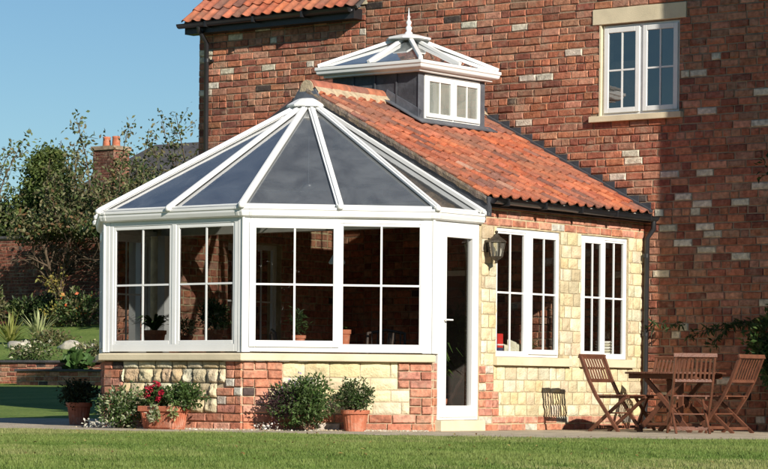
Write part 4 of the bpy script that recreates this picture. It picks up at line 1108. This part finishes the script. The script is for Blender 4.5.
h = (.017 + .012 * rs.rand(n)) * np.clip(1 + .75 * f2 + .5 * f1 + .9 * (rs.rand(n) > .985), .45, 2.4); wv = .0035 + .003 * rs.rand(n); an = rs.rand(n) * 6.283; ln = rs.randn(n, 2) * .012
Vt = np.zeros((n, 3, 3), np.float32)
Vt[:, 0, 0] = X - np.cos(an) * wv; Vt[:, 0, 1] = Y - np.sin(an) * wv
Vt[:, 1, 0] = X + np.cos(an) * wv; Vt[:, 1, 1] = Y + np.sin(an) * wv
Vt[:, 2, 0] = X + ln[:, 0]; Vt[:, 2, 1] = Y + ln[:, 1]; Vt[:, 2, 2] = h
me = bpy.data.meshes.new('lawn_grass')
me.vertices.add(n * 3); me.vertices.foreach_set('co', Vt.ravel()); me.loops.add(n * 3); me.loops.foreach_set('vertex_index', np.arange(n * 3, dtype=np.int32))
me.polygons.add(n); me.polygons.foreach_set('loop_start', np.arange(0, n * 3, 3, dtype=np.int32)); me.update(calc_edges=True)
c1 = np.array([.115, .185, .034]); c2 = np.array([.205, .26, .066]); c3 = np.array([.33, .32, .13])
t_ = np.clip(.5 + 1.1 * f1 + .7 * f2 + .25 * rs.randn(n), 0, 1)[:, None]; Cc = c1 * (1 - t_) + c2 * t_
y_ = np.clip((f3 + f2 * .5 - .10) * 2.0 + .25 * (rs.rand(n) - .5), 0, .7)[:, None]; Cc = Cc * (1 - y_) + c3 * y_; Cc *= (.8 + .4 * rs.rand(n))[:, None]
at = me.attributes.new('Col', 'FLOAT_COLOR', 'FACE'); at.data.foreach_set('color', np.concatenate([Cc, np.ones((n, 1))], 1).astype(np.float32).ravel())
me.materials.append(M['blade']); lo = bpy.data.objects.new('lawn_grass', me); COL.objects.link(lo)
tag(lo, 'short mown green lawn grass in the foreground', 'grass'); lo['kind'] = 'stuff'

gv = MB(); rg_ = random.Random(140)
for i in range(1500):
    t = rg_.random() ** 1.0
    if rg_.random() < .55: bx, by = -1.55 + 1.5 * t, -6.05 + 1.5 * t; ox, oy = .7071, -.7071
    else: bx, by = -3.9 + 2.4 * t, -6.05; ox, oy = 0, -1
    dd = abs(rg_.gauss(.05, .16)) + .02; x = bx + ox * dd; y = by + oy * dd; q = rg_.uniform(.006, .017); a_ = rg_.uniform(0, 6)
    c_ = jit(rg_.choice([(.55, .48, .36), (.45, .36, .25), (.62, .58, .5), (.4, .3, .2)]), .2, rg_)
    v = [(x + math.cos(a_ + k * 1.57) * q * 1.2, y + math.sin(a_ + k * 1.57) * q, .013) for k in range(4)] + [(x + q * .2, y, .013 + q * 1.1)]
    gv.add(v, [(0, 1, 4), (1, 2, 4), (2, 3, 4), (3, 0, 4)], c_, 0, True)
gvo = gv.build('gravel', simple('gravel', (.5, .4, .3), .9, .1, 9, use_col=True)); tag(gvo, 'pale loose gravel scattered along the foot of the front plinth', 'gravel'); gvo['kind'] = 'stuff'
fl_ = MB(); rf_ = random.Random(150)
for i in range(170):
    d_ = rf_.uniform(17.5, 30); l_ = rf_.uniform(-.15, .15) * d_; x = 18.81 - .6106 * d_ + .7919 * l_; y = -29.475 + .7919 * d_ + .6106 * l_
    if y > -5.2: continue
    ey_ = float(np.interp(x, ex, ey)); z_ = .03 if y < ey_ else .016
    leaf(fl_, Vector((x, y, z_)), Vector((rf_.uniform(-1, 1), rf_.uniform(-1, 1), rf_.uniform(0, .5))), Vector((rf_.uniform(-.4, .4), rf_.uniform(-.4, .4), 1)), rf_.uniform(.02, .045), .022, jit(rf_.choice([(.30, .2, .06), (.2, .11, .04), (.38, .3, .1)]), .2, rf_))
flo = fl_.build('fallen_leaves', M['leaf']); tag(flo, 'scattered dry fallen leaves on the lawn and path', 'leaves'); flo['kind'] = 'stuff'
# ================================================================ LEFT GARDEN
rw = thing('retaining_wall', 'low red brick retaining wall with stone coping at the back of the shaded lawn', 'wall', (-20, 12, .5))
frR = Fr((-40, 11.75, 0), (0, -1, 0))
w = MB()
bricks(w, frR, 0, 31, .3, .99, PAL_MAIN, white=.01); panel(w, frR, 0, 31, .2, .99, [], -.25, -.013, 1)
bw = w.build('wall', [M['brick'], M['mortar']], rw)
c = MB(); c.box(frR, 0, 31, .992, 1.045, -.27, .04); c.build('coping', M['slate'], rw, .008)
pw = thing('planter_wall', 'lower red brick planter wall stepping forward with its own coping', 'wall', (-17, 11.2, .5))
frP = Fr((-22.75, 11.05, 0), (0, -1, 0))
w = MB(); bricks(w, frP, 0, 13, .3, .80, PAL_MAIN); panel(w, frP, 0, 13, .2, .80, [], -.22, -.013, 1); w.wbox(-22.75, -22.55, 11.28, 11.74, .3, .80, mi=1)
w.build('wall', [M['brick'], M['mortar']], pw)
c = MB(); c.box(frP, -.03, 13, .802, .85, -.24, .035); c.build('coping', M['slate'], pw, .008)
so = MB(); so.wbox(-22.5, -10, 11.3, 11.74, .6, .78); so.build('soil', M['soil'], pw)
gw = thing('garden_wall', 'tall shaded old brick garden wall at the back of the left garden', 'wall', (-35, 26, 2.2))
frG = Fr((-60, 26.3, 0), (0, -1, 0))
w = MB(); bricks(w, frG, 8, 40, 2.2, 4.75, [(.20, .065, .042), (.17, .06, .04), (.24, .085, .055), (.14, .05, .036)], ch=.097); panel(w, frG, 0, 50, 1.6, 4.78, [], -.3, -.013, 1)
w.build('wall', [M['brick'], M['mortar_dark']], gw)
c = MB(); c.box(frG, 0, 50, 4.782, 4.86, -.34, .05); c.build('coping', M['slate'], gw, .01)

def gz(x, y): return tz(x, y)
# border planting, each one its own thing
BORD = [
 ('yucca', 'pale striped spiky yucca in the middle of the raised bed', -30.3, 19.2, 'spiky', 1.0, (.42, .45, .22)),
 ('ornamental_grass', 'yellow green tuft of ornamental grass left of the yucca', -30.2, 18.1, 'spiky', .95, (.26, .27, .07)),
 ('ornamental_grass', 'small olive grass tuft at the left end of the raised bed', -28.6, 15.5, 'spiky', .7, (.20, .22, .07)),
]
def spiky(name, label, x, y, size, col, seed):
    r = random.Random(seed); z = gz(x, y); t = thing(name, label, 'plant', (x, y, z)); a = MB()
    for i in range(90):
        an = r.uniform(0, 2 * PI); el = r.uniform(.35, 1.45); d = Vector((math.cos(an) * math.cos(el), math.sin(an) * math.cos(el), math.sin(el))); L = size * r.uniform(.55, 1.0)
        b = Vector((x, y, z)); s_ = Vector((-math.sin(an), math.cos(an), 0)) * .025 * size * r.uniform(.7, 1.3); m_ = b + d * L * .55; tp = b + d * L - ZV * (L * .25 * (1.5 - el))
        a.add([b - s_ * .6, b + s_ * .6, m_ + s_, m_ - s_, tp], [(0, 1, 2, 3), (3, 2, 4)], jit(col, .3, r))
    a.build('foliage', M['leaf'], t)
for i, (nm, lb, x, y, _, sz, cl) in enumerate(BORD): spiky(nm, lb, x, y, sz, cl, 60 + i)
def bush(name, label, x, y, rad, n, size, pal, seed, z=None, asp=.5, flowers=None, cat='shrub'):
    z = gz(x, y) if z is None else z
    t, r, c = shrub(name, label, (x, y, z - .03), rad, n, size, pal, seed, hf=.8, asp=asp, cat=cat)
    if flowers:
        a = MB(); clump(a, (c[0], c[1] - rad[1] * .3, c[2] + rad[2] * .3), rad, flowers[1], size * .9, flowers[0], r, asp=.9); a.build('flower', M['petal'], t)
    return t
bush('large_leaved_plant', 'broad leaved deep green plant growing out of the planter', -21.45, 11.52, (.42, .2, .24), 110, .24, [(.06, .12, .03), (.08, .15, .04)], 71, z=.80, asp=.9, cat='plant')
bush('bush', 'low straw coloured clump just behind the retaining wall coping', -26.8, 13.0, (1.1, .5, .24), 1100, .10, G_OLIVE + [(.25, .22, .1)], 72)
bush('bush', 'loose yellowish green clump at the left end of the raised bed', -28.6, 13.6, (.9, .5, .33), 1100, .10, G_OLIVE + [(.18, .2, .06)], 73)
bush('bush', 'green and cream flowering clump below the pale rocks', -24.2, 13.0, (1.0, .5, .26), 1100, .09, G_MID + G_OLIVE, 74, flowers=([(.5, .47, .33)], 60))
bush('bush', 'olive clump beside the broad leaved plant behind the coping', -22.4, 13.2, (.8, .5, .27), 900, .09, G_OLIVE, 75, flowers=([(.5, .47, .25)], 25))
bush('bush', 'brownish seed head clump between yucca and rocks', -27.4, 16.8, (.8, .5, .26), 800, .09, G_OLIVE + [(.2, .15, .07)], 76)
bush('bush', 'rounded dark shrub in front of the shaded garden wall', -37.0, 25.3, (1.0, .6, .5), 900, .15, G_DARK + G_OLIVE[:2], 77)
bush('bush', 'golden leaved low shrub at the foot of the bare sapling', -35.1, 24.6, (.5, .4, .42), 420, .11, [(.34, .28, .06), (.24, .24, .06)], 78)
bush('bush', 'leafy green border shrub dotted with orange flowers by the garden wall', -34.0, 24.4, (1.0, .6, .62), 1300, .13, G_MID + G_OLIVE, 79, flowers=([(.6, .12, .03), (.55, .25, .05)], 25))
bush('bush', 'tall grey green shrub at the far left against the garden wall', -37.7, 24.7, (.5, .5, .8), 600, .15, G_OLIVE, 80)
bush('bush', 'pale silvery low plant on the bank near the left edge', -34.8, 21.4, (.6, .4, .55), 450, .09, [(.25, .25, .18), (.2, .2, .13)], 81)
bush('bush', 'small green shrub low against the garden wall right of the dark one', -35.9, 25.2, (.8, .5, .6), 800, .13, G_DARK, 82)
# pale rocks
ROCKS = [(-28.4, 15.2, .42, 'broad pale rock at the left end of the raised bed'), (-27.6, 15.9, .38, 'small pale rock right of the broadest one'), (-25.6, 15.6, .36, 'long pale rock above the flowering clump'), (-24.7, 15.3, .3, 'pale rock in the middle of the raised bed behind cream flowers'), (-23.8, 15.0, .32, 'pale rock up behind the broad leaved plant'), (-23.0, 14.6, .26, 'pale rock nearest the conservatory corner')]
for i, (x, y, s, lb) in enumerate(ROCKS):
    r = random.Random(90 + i); z = gz(x, y); bm = bmesh.new(); bmesh.ops.create_icosphere(bm, subdivisions=3, radius=1); sd = Vector((r.random() * 40,) * 3)
    m = MB()
    vs = []
    for q in bm.verts:
        k = 1 + .35 * noise.noise(q.co * 1.3 + sd) + .12 * noise.noise(q.co * 4 + sd); vs.append(Vector((x + q.co.x * k * s, y + q.co.y * k * s * .6, z + .03 + q.co.z * k * s * .42)))
    m.add(vs, [tuple(q.index for q in f.verts) for f in bm.faces], smooth=True); bm.free()
    tag(m.build('rock', M['rock']), lb, 'rock', 'pale rocks edging the raised bed')

# trees
def tree(name, label, base, H, R_, leaves, size, pal, seed, trunk_r=.12, asp=.55, open_=.0, shape='round', group=None, levels=4, lean=(0, 0), long_shoots=0, minz=0.):
    r = random.Random(seed); t = thing(name, label, 'tree', base, group); B = Vector(base)
    w = MB(); tips = []
    def branch(p, d, L, rad, lv):
        n = 4; pts = [p]; q = p; dd = d.copy()
        for i in range(n):
            dd = (dd + rdir(r) * .16 + ZV * .05).normalized(); q = q + dd * (L / n); pts.append(q)
        w.tube(pts, rad, rad * .55, 6 if lv > 1 else 4, caps=False)
        if lv <= 2: tips.extend([(pts[j], .55 if lv else 1) for j in range(1, n + 1)])
        if lv == 0: return
        for i in range(r.choice((3, 4)) if lv > 1 else 3):
            k = r.uniform(.35, 1); pt = pts[min(n, int(k * n))]
            nd = (dd * .75 + rdir(r) * .85 + ZV * .12).normalized(); branch(pt, nd, L * r.uniform(.58, .78), rad * .5, lv - 1)
    if shape == 'cone':
        w.tube([B, B + ZV * H * .9], trunk_r, trunk_r * .3, 8)
        for i in range(260):
            z = r.random() ** .8; rr = R_ * (1 - .55 * abs(2 * z - .75) ** 2.2) * r.uniform(.2, 1.0); a = r.uniform(0, 2 * PI)
            tips.append((B + Vector((math.cos(a) * rr, math.sin(a) * rr, H * (.12 + .86 * z))), 1))
    else:
        th = H * .28; top = B + ZV * th + Vector((lean[0], lean[1], 0)) * .3; w.tube([B, (B + top) / 2 + rdir(r) * .05, top], trunk_r, trunk_r * .75, 9)
        for i in range(5):
            a = 2 * PI * i / 5 + r.uniform(-.4, .4); d = Vector((math.cos(a) * R_ / H * 1.4 + lean[0] * .2, math.sin(a) * R_ / H * 1.4 + lean[1] * .2, 1)).normalized(); branch(top - ZV * r.uniform(0, th * .2), d, H * .30, trunk_r * .5, levels - 1)
        for i in range(long_shoots):
            a = r.uniform(0, 2 * PI); p = B + Vector((math.cos(a) * R_ * .5, math.sin(a) * R_ * .5, H * .62)); e_ = p + Vector((r.uniform(-1, 1), r.uniform(-1, 1), 2.2)).normalized() * H * r.uniform(.3, .5)
            w.tube([p, (p + e_) / 2 + rdir(r) * .12, e_], .03, .008, 5, caps=False)
            tips.extend([(p.lerp(e_, q / 8), .25) for q in range(1, 9)] * 3)
            for j_ in range(5):
                p2 = p.lerp(e_, r.uniform(.2, .9)); e2 = p2 + (rdir(r) + ZV * .5).normalized() * H * .1; w.tube([p2, e2], .012, .005, 4, caps=False); tips.extend([(p2.lerp(e2, q / 3), .25) for q in range(1, 4)] * 2)
    w.build('trunk', M['bark'], t)
    a = MB(); sp = R_ * (.10 if shape != 'cone' else .13); ws = [q[1] for q in tips]
    ch = r.choices(tips, weights=ws, k=leaves)
    for (p, wt) in ch:
        s_ = sp * (.45 if wt == .25 else 1)
        q = p + Vector((r.gauss(0, s_), r.gauss(0, s_), r.gauss(0, s_)))
        if q.z < B.z + minz + .4 * noise.noise(q * .8): continue
        leaf(a, q, rdir(r, -.1), rdir(r, .8), size * r.uniform(.6, 1.3), size * asp, jit(r.choice(pal), .3, r))
    a.build('crown', M['leaf'], t)
    return t
tree('conifer', 'dense rounded yellow green conifer standing above the garden wall at the left', (-39.6, 28.7, 2.3), 5.2, 1.3, 24000, .14, G_CON, 101, shape='cone')
tree('fruit_tree', 'straggly fruit tree with a tall leafy shoot against the sky left of the house corner', (-36.4, 28.3, 2.3), 5.4, 2.9, 14000, .15, G_OLIVE, 102, long_shoots=5)
tree('fruit_tree', 'open fruit tree with small olive leaves in front of the brick chimney', (-38.0, 28.8, 2.3), 4.6, 2.8, 10500, .15, G_OLIVE, 103, long_shoots=5)
tree('fruit_tree', 'low spreading fruit tree at the far left edge over the garden wall', (-41.6, 28.6, 2.3), 5.2, 2.8, 12000, .16, G_OLIVE + G_CON, 104, long_shoots=5)
tree('fruit_tree', 'twiggy fruit tree hiding part of the slate roof beside the house', (-35.0, 28.9, 2.2), 5.6, 2.9, 12000, .14, G_OLIVE + G_DARK[:1], 105, long_shoots=6)
tree('fruit_tree', 'short rusty leaved fruit tree in front of the garden wall below the conifer', (-35.9, 25.3, 2.2), 4.2, 2.3, 10000, .15, G_OLIVE + [(.16, .09, .04)], 106, long_shoots=2, minz=2.55)
tree('fruit_tree', 'dark leaved bushy tree overhanging the garden wall behind the conservatory corner', (-33.2, 25.3, 2.2), 4.2, 2.3, 9000, .15, G_OLIVE + G_DARK, 107, long_shoots=2, minz=2.55)
tree('unseen_tree', 'large dense tree added out of view behind the conservatory to shade the garden wall', (-22.5, 22.5, 2.0), 8.5, 4.2, 14000, .34, G_DARK + G_MID, 110, trunk_r=.3)  # unseen tree added to throw shade along the garden wall
tree('sapling', 'thin bare sapling with a few yellow leaves in front of the garden wall', (-35.2, 24.8, 2.2), 2.4, .5, 170, .12, [(.3, .24, .06), (.2, .2, .06)], 108, trunk_r=.04, levels=2)
# tall trees added out of view so the windows reflect dark foliage
t0 = tree('unseen_tree', 'unseen tall broadleaf tree added across the lawn for dark window reflections', (38, -44, 0), 10.5, 5.5, 17000, .46, [(.018, .03, .010), (.025, .04, .012), (.012, .02, .008)], 120, trunk_r=.35, group='unseen trees added round the lawn for dark window reflections')
LB = ['second unseen broadleaf tree along the right side of the lawn', 'third unseen broadleaf tree along the right side of the lawn', 'unseen broadleaf tree at the far right end of the garden', 'unseen broadleaf tree behind the camera side of the lawn', 'unseen broadleaf tree far left across the lawn', 'unseen broadleaf tree nearest the far left hedge', 'leftmost unseen broadleaf tree beyond the lawn', 'unseen broadleaf tree closing the gap on the far lawn']
for i, (x, y, s) in enumerate([(46, -34, 1.0), (31, -54, .95), (54, -47, 1.1), (-2, -58, .8), (-22, -52, .8), (-38, -46, .85), (-54, -40, .8), (-12, -56, .75)]):
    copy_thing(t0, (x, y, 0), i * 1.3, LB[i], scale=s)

hd = thing('hedge', 'long tall clipped dark hedge added out of view to darken the window reflections', 'hedge', (20, -60, 0))  # unseen hedge added so the panes reflect dark instead of bright ground
hm = MB(); rr_ = random.Random(130)
HP = [(64, -6), (66, -34), (56, -58), (30, -68), (0, -70), (-30, -64), (-58, -52), (-66, -30)]
for (p0, p1) in zip(HP, HP[1:]):
    p0 = Vector((*p0, 0)); p1 = Vector((*p1, 0)); L_h = (p1 - p0).length; u_ = (p1 - p0) / L_h; n_h = ZV.cross(u_)
    nn_ = int(L_h / 1.0); v = []; f = []
    prof = [(2.0, 0), (2.0, 2.5), (1.8, 4.6), (1.0, 5.4), (-1.0, 5.4), (-1.8, 4.6), (-2.0, 2.5), (-2.0, 0)]
    for i in range(nn_ + 1):
        for (o_, z_) in prof:
            q = p0 + u_ * (i * L_h / nn_) + n_h * o_ + ZV * z_; k_ = noise.noise(q * .45) * .7; v.append(q + n_h * (k_ if o_ > 0 else -k_) + ZV * (k_ if z_ > 3 else 0))
    for i in range(nn_):
        for j in range(7): f.append((i * 8 + j, i * 8 + j + 1, i * 8 + 9 + j, i * 8 + 8 + j))
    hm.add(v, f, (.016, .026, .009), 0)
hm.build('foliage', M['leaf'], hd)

# neighbouring house beyond the trees
nh = thing('distant_house', 'slate roofed house with a brick chimney half hidden behind the fruit trees', 'house', (-45, 45, 2.6))
w = MB(); w.wbox(-52.6, -37, 41.2, 51, 2.2, 6.7); w.build('wall', M['mortar_dark'], nh)
rf = MB()
r1 = [Vector(q) for q in ((-53.2, 40.7, 6.6), (-36.5, 40.7, 6.6), (-36.5, 44.5, 9.45), (-49.9, 44.5, 9.45), (-53.2, 48.5, 6.6), (-36.5, 48.5, 6.6))]
rf.add(r1 + [q + ZV * -.12 for q in r1], [(0, 1, 2, 3), (3, 2, 5, 4), (0, 3, 4), (6, 9, 8, 7), (0, 6, 7, 1), (9, 10, 11, 8), (1, 7, 8, 2), (6, 10, 9)])
ro = rf.build('roof', M['slate'], nh)
ck = MB(); cfr = Fr((-48.0, 39.3, 0), (0, -1, 0)); 
bricks(ck, cfr, 0, 1.02, 5.2, 8.75, [(.10, .04, .03), (.13, .05, .035)], b=0); bricks(ck, Fr((-46.98, 39.3, 0), (1, 0, 0)), 0, .8, 5.2, 8.75, [(.24, .09, .06), (.20, .08, .055)], b=0)
ck.wbox(-47.985, -46.995, 39.315, 40.1, 5.0, 8.76, mi=1); ck.wbox(-48.05, -46.93, 39.25, 40.15, 8.765, 8.9, mi=1)
co = ck.build('chimney', [M['brick'], M['mortar_dark']], nh)
cp_ = MB()
for x in (-47.7, -47.25): cp_.lathe((x, 39.7, 8.9), [(.15, 0), (.13, .3), (.15, .34), (.12, .36)], 14)
cp_.build('chimney_pot', M['terracotta'], co)
# chimney base: lean-to below it
lb = MB(); lb.wbox(-50, -44, 39.32, 41.1, 2.2, 6.2); lb.build('wall', M['mortar_dark'], nh)
lr_ = MB(); lr_.box(slope_fr((-50.3, 39.0, 6.2), (1, 0, 0), (0, 1, .35)), 0, 6.6, 0, 2.2, 0, .1); lr_.build('roof', M['slate'], nh)
sh_ = thing('white_shed', 'small white painted outbuilding glimpsed through the branches above the garden wall', 'shed', (-37.6, 30, 2.3))
w = MB(); w.wbox(-38.3, -37.5, 29.6, 31, 2.3, 5.12); w.build('wall', M['white_old'], sh_); w = MB(); w.box(slope_fr((-38.5, 29.4, 5.12), (1, 0, 0), (0, 1, .3)), 0, 1.2, 0, 1.8, 0, .06); w.build('roof', M['slate'], sh_)

# projecting wing just outside the right edge (casts the shadow on the brick wall)
wing = thing('house_wing', 'brick wing of the house projecting towards the lawn outside the right edge', 'house', (5, -.6, 0))
w = MB(); frX = Fr((3.75, 0, 0), (-1, 0, 0)); panel(w, frX, .0, 1.60, 0, 9, [], -4, -.013, 1); bricks(w, frX, 0.0, 1.60, 0, 9, PAL_MAIN, b=0)
bricks(w, Fr((3.75, -1.60, 0), (0, -1, 0)), 0, 4, 0, 9, PAL_MAIN, b=0)
w.build('wall', [M['brick'], M['mortar_dark']], wing)
w = MB(); w.box(slope_fr((3.5, -1.9, 9), (1, 0, 0), (0, 1, .8)), 0, 4.5, 0, 3, 0, .08); w.build('roof', M['slate'], wing)

# ================================================================ LIGHT, SKY, CAMERA
S = Vector((1.0, -.45, .52)).normalized()
sun = bpy.data.lights.new('sun', 'SUN'); sun.energy = 4.8; sun.angle = math.radians(.53); sun.color = (1.0, .93, .82)
so = bpy.data.objects.new('sun', sun); COL.objects.link(so); so.rotation_euler = S.to_track_quat('Z', 'Y').to_euler(); so.location = (20, -10, 15)
wd = bpy.data.worlds.new('World'); scene.world = wd; wd.use_nodes = True; nt = wd.node_tree
bg = nt.nodes['Background'] if 'Background' in nt.nodes else nt.nodes.new('ShaderNodeBackground')
sk = nt.nodes.new('ShaderNodeTexSky'); sk.sky_type = 'NISHITA'; sk.sun_disc = False
sk.sun_elevation = math.asin(S.z); sk.sun_rotation = math.atan2(S.x, S.y)
sk.air_density = 1.0; sk.dust_density = .0; sk.ozone_density = 4.5; sk.altitude = 0
tn = nt.nodes.new('ShaderNodeVectorMath'); tn.operation = 'MULTIPLY'; tn.inputs[1].default_value = (.91, 1.02, 1.02); nt.links.new(sk.outputs[0], tn.inputs[0]); nt.links.new(tn.outputs[0], bg.inputs[0]); bg.inputs[1].default_value = .060
cd = bpy.data.cameras.new('camera'); co = bpy.data.objects.new('camera', cd); COL.objects.link(co); scene.camera = co
yw, pt, rl = map(math.radians, (-37.6342874, -.573038, -.4861768))
f0 = Vector((math.sin(yw), math.cos(yw), 0)); rt_ = Vector((math.cos(yw), -math.sin(yw), 0))
fw = f0 * math.cos(pt) + ZV * math.sin(pt); u2 = ZV * math.cos(pt) - f0 * math.sin(pt)
Rv = rt_ * math.cos(rl) - u2 * math.sin(rl); Uv = u2 * math.cos(rl) + rt_ * math.sin(rl)
mt = Matrix((Rv, Uv, -fw)).transposed().to_4x4(); mt.translation = Vector((18.8104581, -29.4749785, .4951845)); co.matrix_world = mt
cd.sensor_width = 36; cd.lens = 2712.6795 / 768 * 36; cd.shift_x = (384 - 401.435) / 768; cd.shift_y = (416.0701 - 234.5) / 768
cd.clip_start = .5; cd.clip_end = 3000
scene.view_settings.view_transform = 'Standard'; scene.view_settings.look = 'None'; scene.view_settings.exposure = .45; scene.view_settings.gamma = 1
try: scene.view_settings.use_curve_mapping = False
except Exception: pass
scene.cycles.max_bounces = 8; scene.cycles.transparent_max_bounces = 16; scene.cycles.caustics_reflective = False; scene.cycles.caustics_refractive = False
for o in bpy.data.objects:
    if '_o' in o: del o['_o']
